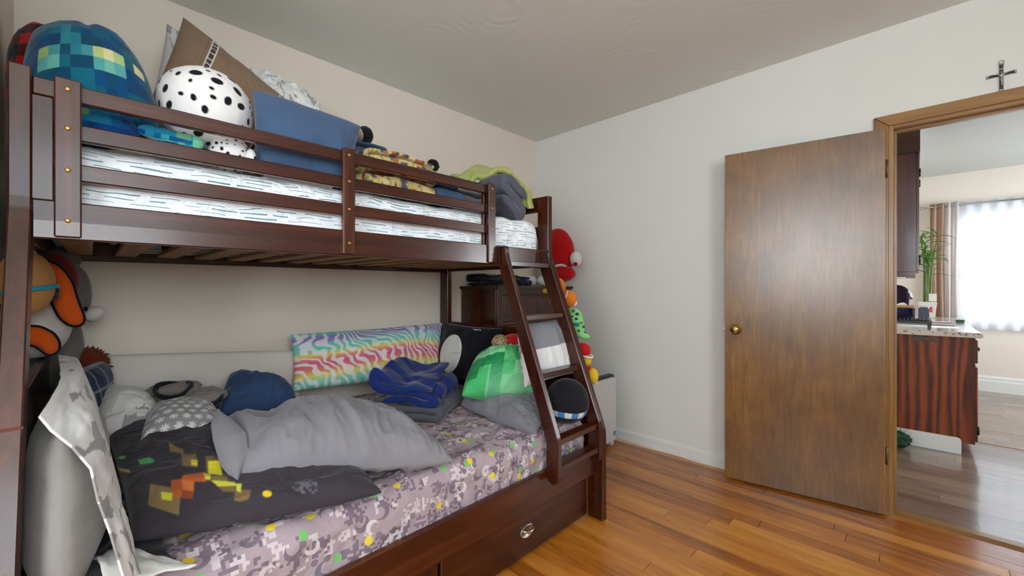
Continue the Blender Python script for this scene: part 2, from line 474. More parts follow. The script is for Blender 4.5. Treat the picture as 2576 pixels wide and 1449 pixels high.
dbox('latch_plate', WD - 0.001, WD + 0.0012, -0.030, -0.005, kz - 0.028, kz + 0.028, M_STEEL, door)
for hz in (0.28, 1.78):
    h = tube('hinge', [dp(-0.004, 0.004, hz + k * 0.0445) for k in (0, 1, 2)], 0.0050, M_HINGE, door, 10)
    dbox('hinge_leaf', -0.001, 0.0008, -0.030, 0.004, hz, hz + 0.089, M_HINGE, h)

# ---------------------------------------------------------------- bunk bed
BW = [(32, 10, 3), (60, 23, 8), (88, 42, 18)]
M_BX = wood('espresso_wood_x', 'x', *BW, rough=0.27, coat=0.15); M_BY = wood('espresso_wood_y', 'y', *BW, rough=0.27, coat=0.15); M_BZ = wood('espresso_wood_z', 'z', *BW, rough=0.27, coat=0.15)
M_PINE = wood('raw_pine_slat', 'x', (120, 84, 50), (150, 110, 70), (172, 134, 90), rough=0.7)
YA, YB = -0.133, 1.878
bed = empty('bunk_bed', (-1.85, (YA + YB) / 2, 0), 'dark espresso wooden twin over full bunk bed with ladder', 'bunk bed')
def arc(cx, cz, r, a0, a1, n=5): return [(cx + r * math.cos(math.radians(a0 + (a1 - a0) * i / n)), cz + r * math.sin(math.radians(a0 + (a1 - a0) * i / n))) for i in range(n + 1)]
leg_pts = [(-1.15, 0), (-1.15, 0.44)] + [(-1.153, 0.47), (-1.162, 0.50)] + [(-1.498, 1.362), (-1.507, 1.39), (-1.51, 1.42), (-1.51, 1.73), (-1.59, 1.73), (-1.59, 1.40), (-1.583, 1.345), (-1.248, 0.49), (-1.242, 0.45), (-1.242, 0)]
for y0, y1, inner in ((YA, YA + 0.037, 1), (YB - 0.038, YB, -1)):
    lg = prism('leg', leg_pts, 'y', y0, y1, M_BZ, bed, 0.003)
    box('leg', -2.552, -2.46, y0, y1, 0, 1.73, M_BZ, bed, 0.003)
    ym = (y0 + y1) / 2
    for nm, za, zb, xe in (('end_rail', 1.648, 1.733, -1.588), ('end_rail', 1.32, 1.415, -1.575), ('end_rail', 1.49, 1.56, -1.588)):
        box(nm, -2.462, xe, ym - 0.012, ym + 0.012, za, zb, M_BX, bed, 0.003)
    prism('end_panel', [(-2.462, 0.26), (-1.24, 0.26), (-1.24, 0.46), (-1.435, 0.955), (-2.462, 0.955)], 'y', ym - 0.011, ym + 0.011, M_BX, bed, 0.002)
    for gz in (0.135, 0.155):
        box('groove_bead', -1.243, -1.149, (y0 - 0.0008) if inner < 0 else y1 - 0.001, (y0 + 0.001) if inner < 0 else y1 + 0.0008, gz, gz + 0.0035, M_BX, lg)
box('joint_strip', -1.4135, -1.3205, YA - 0.001, YA + 0.038, 0.908, 0.914, MB('red_stain').base((96, 40, 24)).set(rough=0.5).mat, bed)
YI0, YI1 = YA + 0.037, YB - 0.038
box('side_rail', -1.532, -1.507, YI0, YI1, 1.32, 1.414, M_BY, bed, 0.003)
box('side_rail', -2.55, -2.525, YI0, YI1, 1.315, 1.414, M_BY, bed, 0.003)
for za, zb in ((1.668, 1.711), (1.572, 1.614), (1.470, 1.513)):
    box('guard_slat', -1.537, -1.516, YI0 if za > 1.6 else -0.0605, 1.416, za, zb, M_BY, bed, 0.003)
    box('guard_slat', -2.55, -2.53, YI0, YI1, za, zb, M_BY, bed, 0.003)
for za, zb in ((1.4155, 1.6665),):
    box('filler_block', -1.537, -1.516, YI0, -0.062, za, zb, M_BZ, bed, 0.001)
M_SCREW = MB('brass_screw').base((190, 150, 84)).set(metal=1.0, rough=0.3).mat
for ya, yb in ((-0.060, -0.013), (0.650, 0.695), (1.369, 1.416)):
    g = box('guard_post', -1.5155, -1.496, ya, yb, 1.325, 1.717, M_BZ, bed, 0.003)
    for sz in (1.691, 1.594, 1.491, 1.366):
        yy = (ya + yb) / 2
        s_ = lathe('screw', [(0.0, 0.0022), (0.0035, 0.0020), (0.0055, 0.001), (0.0055, -0.001)], (-1.4958, yy, sz), (1, 0, 0), M_SCREW, g, 14)
box('guard_post', -1.558, -1.5375, 1.372, 1.440, 1.325, 1.711, M_BZ, bed, 0.003)
for i in range(14):
    y = YI0 + 0.035 + i * (YI1 - YI0 - 0.14) / 13
    box('bed_slat', -2.524, -1.533, y, y + 0.07, 1.338, 1.354, M_PINE, bed, 0.002)
    if i: box('bed_slat', -2.50, -1.24, y, y + 0.07, 0.262, 0.278, M_PINE, bed, 0.002)
box('slat_cleat', -2.524, -2.50, YI0, YI1, 1.318, 1.338, M_BY, bed, 0.001); box('slat_cleat', -1.555, -1.533, YI0, YI1, 1.322, 1.338, M_BY, bed, 0.001)
box('side_rail', -1.218, -1.192, YI0, YI1, 0.236, 0.375, M_BY, bed, 0.004)
box('side_rail', -2.55, -2.524, YI0, YI1, 0.236, 0.375, M_BY, bed, 0.004)
# ladder
lad = empty('ladder', (-1.3, 1.62, 0.33)); lad.parent = bed; lad.location = WLOC[lad] - WLOC[bed]
st_pts = [(-1.122, 0.50), (-1.128, 0.535), (-1.442, 1.345), (-1.449, 1.372), (-1.451, 1.398), (-1.458, 1.410), (-1.5075, 1.410), (-1.5065, 1.35), (-1.505, 1.322), (-1.205, 0.545), (-1.1915, 0.50), (-1.1915, 0.36)] + arc(-1.157, 0.36, 0.0345, 180, 360, 8)[1:]
for ya in (1.438, 1.772):
    prism('stringer', st_pts, 'y', ya, ya + 0.027, M_BZ, lad, 0.003)
for z in (1.335, 1.068, 0.800, 0.520, 0.405):
    t = (1.36 - max(z, 0.5)) / 0.86; xf = -1.447 + t * 0.322
    box('rung', xf - 0.068 if z > 0.55 else -1.1905, xf - 0.006, 1.465, 1.772, z - 0.026, z, M_BY, lad, 0.003)

# drawers below
def ubd(y0, y1, label):
    d = empty('under_bed_drawer', (-1.7, (y0 + y1) / 2, 0.01), label, 'drawer', 'drawers rolled under the bunk bed')
    box('drawer_front', -1.24, -1.221, y0, y1, 0.03, 0.226, M_BY, d, 0.003)
    box('drawer_box', -2.0, -1.24, y0 + 0.03, y1 - 0.03, 0.04, 0.20, M_PINE, d, 0.002)
    for yy in (y0 + 0.1, y1 - 0.1):
        for xx in (-1.95, -1.3): lathe('caster', [(0.0, 0.016), (0.02, 0.014), (0.02, -0.014), (0.0, -0.016)], (xx, yy, 0.020), (0, 1, 0), M_BLACK, d, 14)
    h = y0 + (y1 - y0) / 2
    pl = lathe('handle', [(0.0, 0.0), (0.001, 0.001), (0.036, 0.001), (0.040, 0.0035), (0.044, 0.0025), (0.046, 0.0)], (-1.221, h, 0.152), (1, 0, 0), M_STEEL, d, 28)
    for v in pl.data.vertices: v.co.z *= 0.62
    M_CH = MB('nickel_pull').base((205, 196, 180)).set(metal=1.0, rough=0.2).mat
    tube('pull', [np.array([-1.2175 + 0.016 * math.sin(math.pi * k / 10), h - 0.034 * math.cos(math.pi * k / 10), 0.150 - 0.010 * math.sin(math.pi * k / 10)]) for k in range(11)], [0.004 + 0.003 * math.sin(math.pi * k / 10) for k in range(11)], M_CH, pl, 8)
    return d
ubd(0.885, 1.805, 'dark under bed drawer with a nickel pull, nearest the ladder')
ubd(-0.06, 0.872, 'dark under bed drawer below the pillows, nearest the camera')

# ---------------------------------------------------------------- mattresses
def mattress(name, x0, x1, y0, y1, z0, z1, r, mat, label, crown=0.012, wr=0.004, seed=1, nu=170, nv=200):
    # section in x-z from front bottom over the top to the back bottom
    w = x1 - x0; sec = []
    for t in np.linspace(0, 1, 26): sec.append((x1, z0 + (z1 - r - z0) * t))
    for a in np.linspace(0, 90, 14)[1:]: sec.append((x1 - r + r * math.cos(math.radians(a)), z1 - r + r * math.sin(math.radians(a))))
    for t in np.linspace(0, 1, nu - 66)[1:]: sec.append((x1 - r - (w - 2 * r) * t, z1))
    for a in np.linspace(90, 180, 14)[1:]: sec.append((x0 + r + r * math.cos(math.radians(a)), z1 - r + r * math.sin(math.radians(a))))
    for t in np.linspace(0, 1, 14)[1:]: sec.append((x0, z1 - r - (z1 - r - z0) * t))
    sec = np.array(sec); n = len(sec)
    s = np.concatenate([[0], np.cumsum(np.linalg.norm(np.diff(sec, axis=0), axis=1))])
    ins = [(y0, None)]
    rows = []
    # end caps: shrink the section towards a core line over the rounded ends
    ends = [(r * (1 - math.cos(math.radians(a))), r * (1 - math.sin(math.radians(a)))) for a in np.linspace(90, 0, 9)]
    for inset, off in [(-1, 0)]: pass
    cz = z0
    def rowat(y, shrink, cap=1.0):
        p = sec.copy()
        cxm = (x0 + x1) / 2
        k = max(0.0, 1 - shrink / 0.5)
        p[:, 0] = cxm + (p[:, 0] - cxm) * cap * (1 - 2 * shrink / w); p[:, 1] = cz + (p[:, 1] - cz) * cap * (1 - shrink / (z1 - z0))
        return np.concatenate([p[:, :1], np.full((n, 1), y), p[:, 1:]], 1)
    vcoord = []
    for k in (0.02, 0.3, 0.6, 0.85): rows.append(rowat(y0, r, k)); vcoord.append(y0 - 0.2 * (1 - k))
    for a in np.linspace(0, 90, 9): rows.append(rowat(y0 + r * (1 - math.sin(math.radians(a))) if False else y0 + r - r * math.cos(math.radians(a)), r * (1 - math.sin(math.radians(a))))); vcoord.append(rows[-1][0, 1])
    for y in np.linspace(y0 + r, y1 - r, nv)[1:-1]: rows.append(rowat(y, 0)); vcoord.append(y)
    for a in np.linspace(90, 0, 9): rows.append(rowat(y1 - r + r * math.cos(math.radians(a)), r * (1 - math.sin(math.radians(a))))); vcoord.append(rows[-1][0, 1])
    for k in (0.85, 0.6, 0.3, 0.02): rows.append(rowat(y1, r, k)); vcoord.append(y1 + 0.2 * (1 - k))
    V = np.concatenate(rows, 0); m = len(rows)
    U = np.repeat(np.array(vcoord), n); W = np.tile(s, m)
    # sag and wrinkles
    tx = (V[:, 0] - x0) / w
    top = np.clip((V[:, 2] - (z1 - r)) / r, 0, 1)
    V[:, 2] += top * crown * np.sin(np.clip(tx, 0, 1) * math.pi) 
    fz = np.clip((V[:, 2] - z0) / (z1 - z0), 0, 1)
    q = np.stack([V[:, 0] * 5, V[:, 1] * 5, V[:, 2] * 5], 1)
    wv = ridge(np.stack([U * 5 + W * 3, W * 9 - U * 2, W * 0], 1), seed, 3) * wr + fbm(q * 2.2, seed + 5) * wr * 1.2
    side = np.clip(1 - top, 0, 1)
    V[:, 0] += np.where(tx > 0.5, 1, -1) * side * wv * 1.2
    V[:, 2] += top * wv
    idx = np.arange(m * n).reshape(m, n)
    Fc = np.stack([idx[:-1, :-1], idx[:-1, 1:], idx[1:, 1:], idx[1:, :-1]], -1).reshape(-1, 4)
    o = mesh(name, V, Fc.tolist() + [list(range(n)), list(range((m - 1) * n, m * n))[::-1]], mat, None, True, None, np.stack([U, W], 1))
    bm = bmesh.new(); bm.from_mesh(o.data); bmesh.ops.recalc_face_normals(bm, faces=bm.faces); bm.to_mesh(o.data); bm.free()
    return tag(o, label, 'mattress')

def dash_mat():
    m = MB('white_sheet_teal_dashes'); uv = m.coord('UV'); u, v, _ = m.xyz(uv)
    wob = m.noise(m.vec(u * 1.6, v * 3.0, 0.0), 2.2, 3) * 0.055
    v2 = (v + wob) * 74.0; row = v2.floor(); fv = v2.fract()
    rr = m.white(row, 1.0); r2 = m.white(row, 7.0)
    uu = u * (r2 * 9.0 + 3.5) + rr * 31.0; cell = uu.floor(); fu = uu.fract()
    on = m.white(cell, row, 2.0); ln = m.white(cell, row, 5.0)
    thick = on * 0.10 + 0.05
    mask = (fv - 0.5).abs().lt(thick) * (fu - 0.5).abs().lt(ln * 0.34 + 0.16) * m.white(row, 11.0).gt(0.10)
    ln2 = m.noise(m.vec(u * 30.0, row * 3.1, 0.0), 1.0, 1)
    base = m.mix(m.noise(uv, 6.0, 2), (226, 231, 236), (240, 243, 246))
    m.base(m.mix(mask * 0.9, base, m.mix(ln2, (36, 100, 118), (88, 146, 158))))
    m.bump(m.noise(uv, 12.0, 4, 0.55, 1.4), 0.6, 0.03); m.set(rough=0.9, spec=0.2); return m.mat
M_DASH = dash_mat()
mattress('upper_mattress', -2.52, -1.562, -0.085, 1.832, 1.357, 1.580, 0.055, M_DASH, 'upper bunk mattress in a white sheet with teal dashes', 0.01, 0.006, 3, 150, 170)

def lilac_mat():
    m = MB('lilac_pixel_print_sheet'); uv = m.coord('UV'); u, v, _ = m.xyz(uv)
    base = m.mix(m.noise(uv, 3.0, 3), (150, 134, 142), (176, 160, 166))
    c = 0.0085
    pu = (u / c).floor(); pv = (v / c).floor()
    big = m.noise(m.vec(pu * c, pv * c, 0.0), 15.0, 1.0, 0.5); big2 = m.noise(m.vec(pu * c + 5.0, pv * c + 3.0, 0.0), 16.0, 1.0, 0.5)
    wn = m.white(pu, pv, 0.5); wn2 = m.white(pu, pv, 9.5)
    base = m.mix(big.gt(0.55) * wn.gt(0.40) * 0.85, base, (112, 98, 112))
    base = m.mix(big2.gt(0.57) * wn2.gt(0.38) * 0.85, base, (204, 194, 198))
    def motif(cell, seed, prob, rad, ring, colr, elong=1.0):
        nonlocal base
        qu = u / cell + seed * 0.37; qv = v / cell + seed * 0.61
        iu = qu.floor(); iv = qv.floor(); fu = qu.fract(); fv = qv.fract()
        cu = m.white(iu, iv, seed) * 0.5 + 0.25; cv = m.white(iu, iv, seed + 1.3) * 0.5 + 0.25
        pr = m.white(iu, iv, seed + 2.6).lt(prob)
        du_ = (fu - cu) * cell * elong; dv_ = (fv - cv) * cell
        d = (du_ * du_ + dv_ * dv_).sqrt()
        msk = d.lt(rad) * pr
        if ring:
            a = m.white(iu, iv, seed + 4.2) * 6.28; ox = a.m('COSINE') * rad * 0.42; oy = a.m('SINE') * rad * 0.42
            ex = du_ - ox; ey = dv_ - oy
            msk = msk * (ex * ex + ey * ey).sqrt().gt(rad * 0.72)
        base = m.mix(msk * 0.92, base, colr)
    motif(0.095, 1.0, 0.6, 0.024, True, (118, 104, 118))
    motif(0.13, 5.0, 0.55, 0.021, True, (208, 200, 204))
    motif(0.07, 9.0, 0.35, 0.010, False, (122, 112, 122))
    motif(0.125, 14.0, 0.55, 0.0125, False, (112, 186, 104), 1.0)
    motif(0.135, 19.0, 0.62, 0.0128, False, (222, 196, 44), 1.0)
    m.base(base); m.bump(m.noise(uv, 9.0, 4, 0.6, 1.2), 0.35, 0.02); m.set(rough=0.9, spec=0.2); return m.mat
M_LILAC = lilac_mat()
mattress('lower_mattress', -2.515, -1.226, -0.08, 1.825, 0.285, 0.530, 0.06, M_LILAC, 'lower bunk mattress in a lilac pixel print sheet with green and yellow dots', 0.012, 0.009, 11, 190, 240)

# ---------------------------------------------------------------- kitchen seen through the doorway
KX0, KX1, KY1, KZ = -0.30, 3.0, 7.30, 2.50
struct(box('wall_kitchen_left', KX0 - 0.1, KX0, YF + 0.11, KY1 + 0.1, 0, 2.58, M_KWALL), 'pale kitchen wall behind the cabinets')
wall_hole('wall_kitchen_back', 'y', KY1, KY1 + 0.12, KX0, KX1, 0, 2.58, (0.36, 1.95, 0.84, 2.14), M_KWALL)
wall_hole('wall_kitchen_right', 'x', KX1, KX1 + 0.12, YF + 0.11, KY1 + 0.12, 0, 2.58, (4.7, 6.5, 0.84, 2.2), M_KWALL)
struct(box('ceiling_kitchen', KX0 - 0.1, KX1 + 0.12, YF + 0.111, KY1 + 0.12, KZ + 0.0801, KZ + 0.16, paint('kitchen_ceiling_paint', (190, 191, 186), 0.1, 40)), 'pale kitchen ceiling')
kf = struct(box('floor_kitchen', KX0 - 0.1, KX1 + 0.1, YF + 0.10, KY1 + 0.1, -0.06, -0.010, M_SLAB), 'grey brown plank floor of the kitchen')
floor_planks(kf, KX0, KX1, YF + 0.101, 4.822, 0.142, 1.25, M_VINYL, 8, gap=0.0004)
floor_planks(kf, KX0, KX1, 4.872, KY1, 0.142, 1.25, M_VINYL, 9, gap=0.0004)
struct(prism('transition_strip', [(4.823, -0.01), (4.871, -0.01), (4.871, 0.002), (4.86, 0.007), (4.834, 0.007), (4.823, 0.002)], 'x', KX0, KX1, wood('pale_strip_wood', 'x', (140, 112, 92), (170, 142, 120), (188, 164, 142), 0.45)), 'pale wooden transition strip across the kitchen floor')
window('window_3', 'y', KY1 + 0.03, 0.36, 1.95, 0.84, 2.14)
window('window_4', 'x', KX1 + 0.03, 4.7, 6.5, 0.84, 2.2)
def kbb(d): return [(d, 0.0), (d, 0.10), (0.0, 0.10)]
struct(prism('baseboard_kitchen', [(KY1, 0), (KY1 - 0.018, 0), (KY1 - 0.018, 0.12), (KY1 - 0.012, 0.135), (KY1 - 0.012, 0.16), (KY1 - 0.006, 0.175), (KY1, 0.18)], 'x', 0.36, KX1, M_TRIMW), 'tall white kitchen baseboard under the window')

OAKR = [(70, 25, 9), (108, 46, 18), (136, 66, 28)]
def cab_wood(name, axis, cols, rough=0.4):
    m = MB(name); co = m.coord('Object', {'z': (1, 1, 0.10), 'y': (1, 0.1, 1), 'x': (0.1, 1, 1)}[axis])
    w = m.node('ShaderNodeTexWave'); w.wave_type = 'BANDS'; w.bands_direction = 'X' if axis == 'z' else 'Z'
    w.inputs['Scale'].default_value = 5.0; w.inputs['Distortion'].default_value = 11.0; w.inputs['Detail'].default_value = 3; w.inputs['Detail Scale'].default_value = 1.3
    m.nt.links.new(co, w.inputs['Vector'])
    f = S(m.nt, w.outputs['Fac']) * 0.55 + m.noise(co, 60, 4) * 0.45
    m.base(m.cramp(f, [(0.2, cols[0]), (0.45, cols[1]), (0.8, cols[2])])); m.set(rough=0.5, coat=0.04, coatr=0.3, spec=0.35); return m.mat
M_OAKR = cab_wood('red_oak_cabinet', 'z', OAKR)
M_CHERRY = wood('dark_cherry_cabinet', 'z', (46, 18, 18), (72, 32, 30), (94, 48, 42), 0.36, coat=0.2)
M_CHERRYX = wood('dark_cherry_cabinet_x', 'x', (30, 10, 8), (64, 26, 18), (90, 42, 30), 0.36, coat=0.2)
PY = 4.40
bc = empty('base_cabinet', (0, 5.4, 0), 'red oak kitchen base cabinet with an exposed end panel', 'cabinet')
prism('end_panel', [(KX0 + 0.002, 0.0), (0.235, 0.0), (0.235, 0.085), (0.300, 0.085), (0.300, 0.845), (KX0 + 0.002, 0.845)], 'y', PY, PY + 0.02, M_OAKR, bc, 0.001)
box('cabinet_body', KX0 + 0.002, 0.297, PY + 0.02, 6.48, 0.085, 0.845, M_OAKR, bc)
box('toe_kick', KX0 + 0.01, 0.235, PY + 0.02, 6.48, 0.0, 0.085, M_BLACK, bc)
for i in range(4):
    ya = PY + 0.03 + i * 0.51
    d_ = box('cabinet_door', 0.298, 0.315, ya, ya + 0.49, 0.10, 0.63, M_OAKR, bc, 0.004)
    lathe('door_pull', [(0.0, 0.028), (0.013, 0.026), (0.015, 0.02), (0.008, 0.01), (0.009, 0.0)], (0.315, ya + 0.45, 0.56), (1, 0, 0), M_BLACK, d_, 12)
    lathe('door_hinge', [(0.0, 0.03), (0.006, 0.03), (0.006, -0.03), (0.0, -0.03)], (0.318, ya + 0.006, 0.18), (0, 0, 1), M_BLACK, d_, 8)
    d_ = box('cabinet_drawer', 0.298, 0.315, ya, ya + 0.49, 0.66, 0.825, M_OAKR, bc, 0.004)
    lathe('drawer_pull', [(0.0, 0.028), (0.013, 0.026), (0.015, 0.02), (0.008, 0.01), (0.009, 0.0)], (0.315, ya + 0.245, 0.74), (1, 0, 0), M_BLACK, d_, 12)
vp = box('vent_plate', -0.025, 0.105, PY - 0.004, PY, 0.800, 0.832, plain('dark_bronze', (58, 34, 28), 0.4), bc, 0.001)
struct(prism('baseboard_kitchen_cabinet', [(KX0 + 0.002, 0), (0.232, 0), (0.234, 0.095), (0.228, 0.112), (0.214, 0.118), (KX0 + 0.002, 0.118)], 'y', PY - 0.014, PY - 0.0005, M_TRIMW, None, 0.002), 'white baseboard across the end of the kitchen cabinet')

def granite():
    m = MB('speckled_stone_worktop'); co = m.coord()
    a = m.noise(co, 140, 4, 0.7); b = m.noise(co, 45, 3)
    c = m.mix(a.ramp(0.35, 0.65), (176, 164, 150), (214, 206, 196)); c = m.mix(b.gt(0.62) * 0.85, c, (96, 84, 74)); c = m.mix(a.lt(0.33), c, (70, 60, 54))
    m.base(c).set(rough=0.14, spec=0.6); return m.mat
ct = tag(prism('countertop', [(KX0 + 0.002, 0.846), (0.325, 0.846), (0.335, 0.852), (0.337, 0.864), (0.333, 0.876), (0.322, 0.882), (KX0 + 0.002, 0.882)], 'y', PY - 0.035, 6.52, granite(), None, 0.002), 'speckled stone countertop on the red oak cabinet', 'countertop')
# sink
sx0, sx1, sy0, sy1 = -0.17, 0.245, 4.86, 5.56
sk = empty('kitchen_sink', (0, 5.21, 0.8822), 'steel double kitchen sink set in the stone countertop', 'sink')
def frame_bm(x0, x1, y0, y1, z0, z1, t):
    bm = bmesh.new(); o = [(x0, y0), (x1, y0), (x1, y1), (x0, y1)]; i = [(x0 + t, y0 + t), (x1 - t, y0 + t), (x1 - t, y1 - t), (x0 + t, y1 - t)]
    vs_ = {}
    for nm, P in (('o', o), ('i', i)):
        for z in (z0, z1): vs_[nm, z] = [bm.verts.new((*p, z)) for p in P]
    for k in range(4):
        j = (k + 1) % 4
        bm.faces.new((vs_['o', z0][k], vs_['o', z0][j], vs_['o', z1][j], vs_['o', z1][k])); bm.faces.new((vs_['i', z0][j], vs_['i', z0][k], vs_['i', z1][k], vs_['i', z1][j]))
        bm.faces.new((vs_['o', z1][k], vs_['o', z1][j], vs_['i', z1][j], vs_['i', z1][k])); bm.faces.new((vs_['o', z0][j], vs_['o', z0][k], vs_['i', z0][k], vs_['i', z0][j]))
    bmesh.ops.recalc_face_normals(bm, faces=bm.faces); return bm
bmobj('rim', frame_bm(sx0, sx1, sy0, sy1, 0.8822, 0.888, 0.022), M_STEEL, sk)
box('divider', sx0 + 0.022, sx1 - 0.022, 5.20, 5.225, 0.8822, 0.8875, M_STEEL, sk)
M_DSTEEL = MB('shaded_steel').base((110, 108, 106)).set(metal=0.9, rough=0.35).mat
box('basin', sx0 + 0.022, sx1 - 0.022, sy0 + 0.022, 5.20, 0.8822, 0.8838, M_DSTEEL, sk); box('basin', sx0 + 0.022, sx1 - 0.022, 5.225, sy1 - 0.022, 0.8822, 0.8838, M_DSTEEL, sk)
# faucet and towel
fx, fy = -0.235, 5.32
fc = empty('faucet', (fx, fy, 0.882), 'chrome gooseneck faucet beside the kitchen sink', 'faucet')
lathe('faucet_base', [(0.028, 0.0), (0.028, 0.012), (0.018, 0.02), (0.016, 0.06), (0.0, 0.062)], (fx, fy, 0.882), (0, 0, 1), M_STEEL, fc, 16)
arcp = [np.array([fx, fy, 0.93 + 0.02 * k]) for k in range(10)] + [np.array([fx + 0.1 - 0.1 * math.cos(t), fy, 1.11 + 0.1 * math.sin(t)]) for t in np.linspace(0.2, math.pi * 1.05, 14)]
tube('spout', arcp, 0.013, M_STEEL, fc, 12)
def sheet_cloth(name, fn, nu, nv, th, mat, label, cat, parent=None):
    """a cloth surface with thickness; fn(u, v) -> xyz arrays for u, v in 0..1"""
    u, v = np.meshgrid(np.linspace(0, 1, nu), np.linspace(0, 1, nv), indexing='ij')
    P = np.stack(fn(u, v), -1)
    du_ = np.gradient(P, axis=0); dv_ = np.gradient(P, axis=1); n = np.cross(du_, dv_); n /= np.linalg.norm(n, axis=-1, keepdims=True) + 1e-9
    A = (P + n * th / 2).reshape(-1, 3); B = (P - n * th / 2).reshape(-1, 3); N = nu * nv
    idx = np.arange(N).reshape(nu, nv)
    q = np.stack([idx[:-1, :-1], idx[1:, :-1], idx[1:, 1:], idx[:-1, 1:]], -1).reshape(-1, 4)
    Fc = q.tolist() + (q[:, ::-1] + N).tolist()
    bd = list(idx[:, 0]) + list(idx[-1, 1:]) + list(idx[::-1, -1][1:]) + list(idx[0, ::-1][1:-1])
    for k in range(len(bd)):
        a, b = int(bd[k]), int(bd[(k + 1) % len(bd)]); Fc.append([b, a, a + N, b + N])
    UV = np.stack([u.ravel(), v.ravel()], 1)
    o = mesh(name, np.concatenate([A, B]), Fc, mat, parent, True, None, np.concatenate([UV, UV]))
    return tag(o, label, cat)
def tw(u, v):
    a = (u - 0.5) * 2; drop = np.abs(a); x = fx + 0.012 + 0.172 * v
    top = 1.11 + np.sqrt(np.maximum(0.0004, 0.01 - (x - fx - 0.1) ** 2)) + 0.017
    y = fy + np.sign(a) * np.minimum(drop * 0.13, 0.020 + 0.012 * drop) + 0.006 * np.sin(v * 19 + u * 3) * drop
    z = top - np.maximum(0, drop - 0.16) * (0.20 + 0.03 * np.sin(v * 5)) 
    return x + 0.004 * np.sin(u * 11), y, z
sheet_cloth('dish_towel', tw, 30, 24, 0.006, cloth('aubergine_towel', (46, 34, 56)), 'dark aubergine towel draped over the faucet', 'towel')

# dish rack with dishes
rk = empty('dish_rack', (0.0, 4.72, 0.882), 'black wire dish rack at the near end of the countertop', 'dish rack')
ry0, ry1, rx0, rx1 = 4.48, 4.84, -0.22, 0.085
bmobj('tray', frame_bm(rx0, rx1, ry0, ry1, 0.925, 0.945, 0.012), M_BLACK, rk)
for xx in (rx0, rx1 - 0.018):
    for yy in (ry0, ry1 - 0.018): prism('foot', [(xx, 0.8823), (xx + 0.012, 0.8823), (xx + 0.018, 0.926), (xx - 0.002, 0.926)], 'y', yy, yy + 0.018, M_BLACK, rk, 0.001)
for i in range(13):
    x = rx0 + 0.02 + i * (rx1 - rx0 - 0.04) / 12
    tube('wire', [(x, ry0 + 0.004, 0.942), (x, ry0 + 0.004, 0.965), (x, ry0 + 0.02, 0.950), (x, ry1 - 0.02, 0.950), (x, ry1 - 0.004, 0.965), (x, ry1 - 0.004, 0.942)], 0.0022, M_STEEL, rk, 6)
M_NAVYP = plain('navy_glaze', (20, 20, 56), 0.35)
pb = tag(lathe('cooking_pot', [(0.0, 0.0), (0.075, 0.0), (0.083, 0.006), (0.085, 0.085), (0.088, 0.09), (0.082, 0.09), (0.079, 0.01), (0.0, 0.008)], (-0.09, 4.60, 0.952), (0, 0, 1), M_NAVYP, None, 28), 'navy glazed pot drying in the black dish rack', 'pot')
tag(box('utensil_caddy', 0.012, 0.072, 4.50, 4.575, 0.952, 1.05, M_NAVYP, None, 0.008, 2), 'dark square utensil holder at the end of the dish rack', 'holder')
tag(box('cutting_board', -0.215, -0.01, 4.515, 4.53, 1.044, 1.064, wood('bamboo_board', 'x', (150, 112, 66), (182, 140, 86), (200, 164, 112), 0.5), None, 0.003), 'narrow wooden board lying across the navy pot', 'cutting board')
M_GLASSW = MB('clear_glassware').base((230, 238, 244)).set(rough=0.05, spec=0.8, alpha=0.55).mat
for k, (gx, gy) in enumerate(((-0.165, 4.78), (-0.055, 4.77), (0.045, 4.70))):
    tag(lathe('drinking_glass', [(0.0, 0.10), (0.030, 0.10), (0.033, 0.0), (0.030, 0.0), (0.027, 0.094), (0.0, 0.095)], (gx, gy, 0.952), (0, 0, 1), M_GLASSW, None, 18), ['clear glass upside down in the rack, nearest the wall', 'clear glass upside down in the middle of the dish rack', 'clear glass upside down behind the utensil holder'][k], 'glass', 'glasses in the dish rack')
sg = empty('scrub_sponge', (0.29, 5.40, 0.882), 'green scrub sponge lying beside the kitchen sink', 'sponge')
box('sponge_body', 0.262, 0.318, 5.62 - 0.05, 5.62 + 0.05, 0.8825, 0.906, plain('green_foam', (54, 112, 78), 0.9), sg, 0.006, 2); box('scrub_pad', 0.263, 0.317, 5.571, 5.669, 0.9061, 0.913, plain('pale_pad', (196, 214, 204), 0.9), sg, 0.002)

# lucky bamboo
bx, by = 0.085, 6.25
pt = empty('bamboo_plant', (bx, by, 0.882), 'tall lucky bamboo in a white tapered pot by the curtain', 'plant')
bm = bmesh.new(); bmesh.ops.create_cone(bm, cap_ends=True, segments=4, radius1=0.075, radius2=0.105, depth=0.17)
bmesh.ops.rotate(bm, verts=bm.verts, cent=(0, 0, 0), matrix=Matrix.Rotation(math.pi / 4, 3, 'Z')); bmesh.ops.translate(bm, verts=bm.verts, vec=(bx, by, 0.882 + 0.0855)); bevel(bm, 0.006, 2)
pot = bmobj('pot', bm, plain('white_ceramic', (226, 226, 222), 0.3), pt)
box('pot_label', bx + 0.004, bx + 0.036, by - 0.0745, by - 0.069, 0.945, 1.00, plain('red_print', (214, 72, 52), 0.5), pot)
box('care_tag', bx + 0.01, bx + 0.07, by - 0.05, by - 0.048, 1.06, 1.14, plain('white_card', (232, 230, 226), 0.7), pt)
rg = random.Random(4); M_STALK = plain('bamboo_stalk', (92, 116, 46), 0.45, 0.2); M_LEAF = plain('bamboo_leaf', (70, 124, 40), 0.4, 0.35, 6.0)
stalks = []
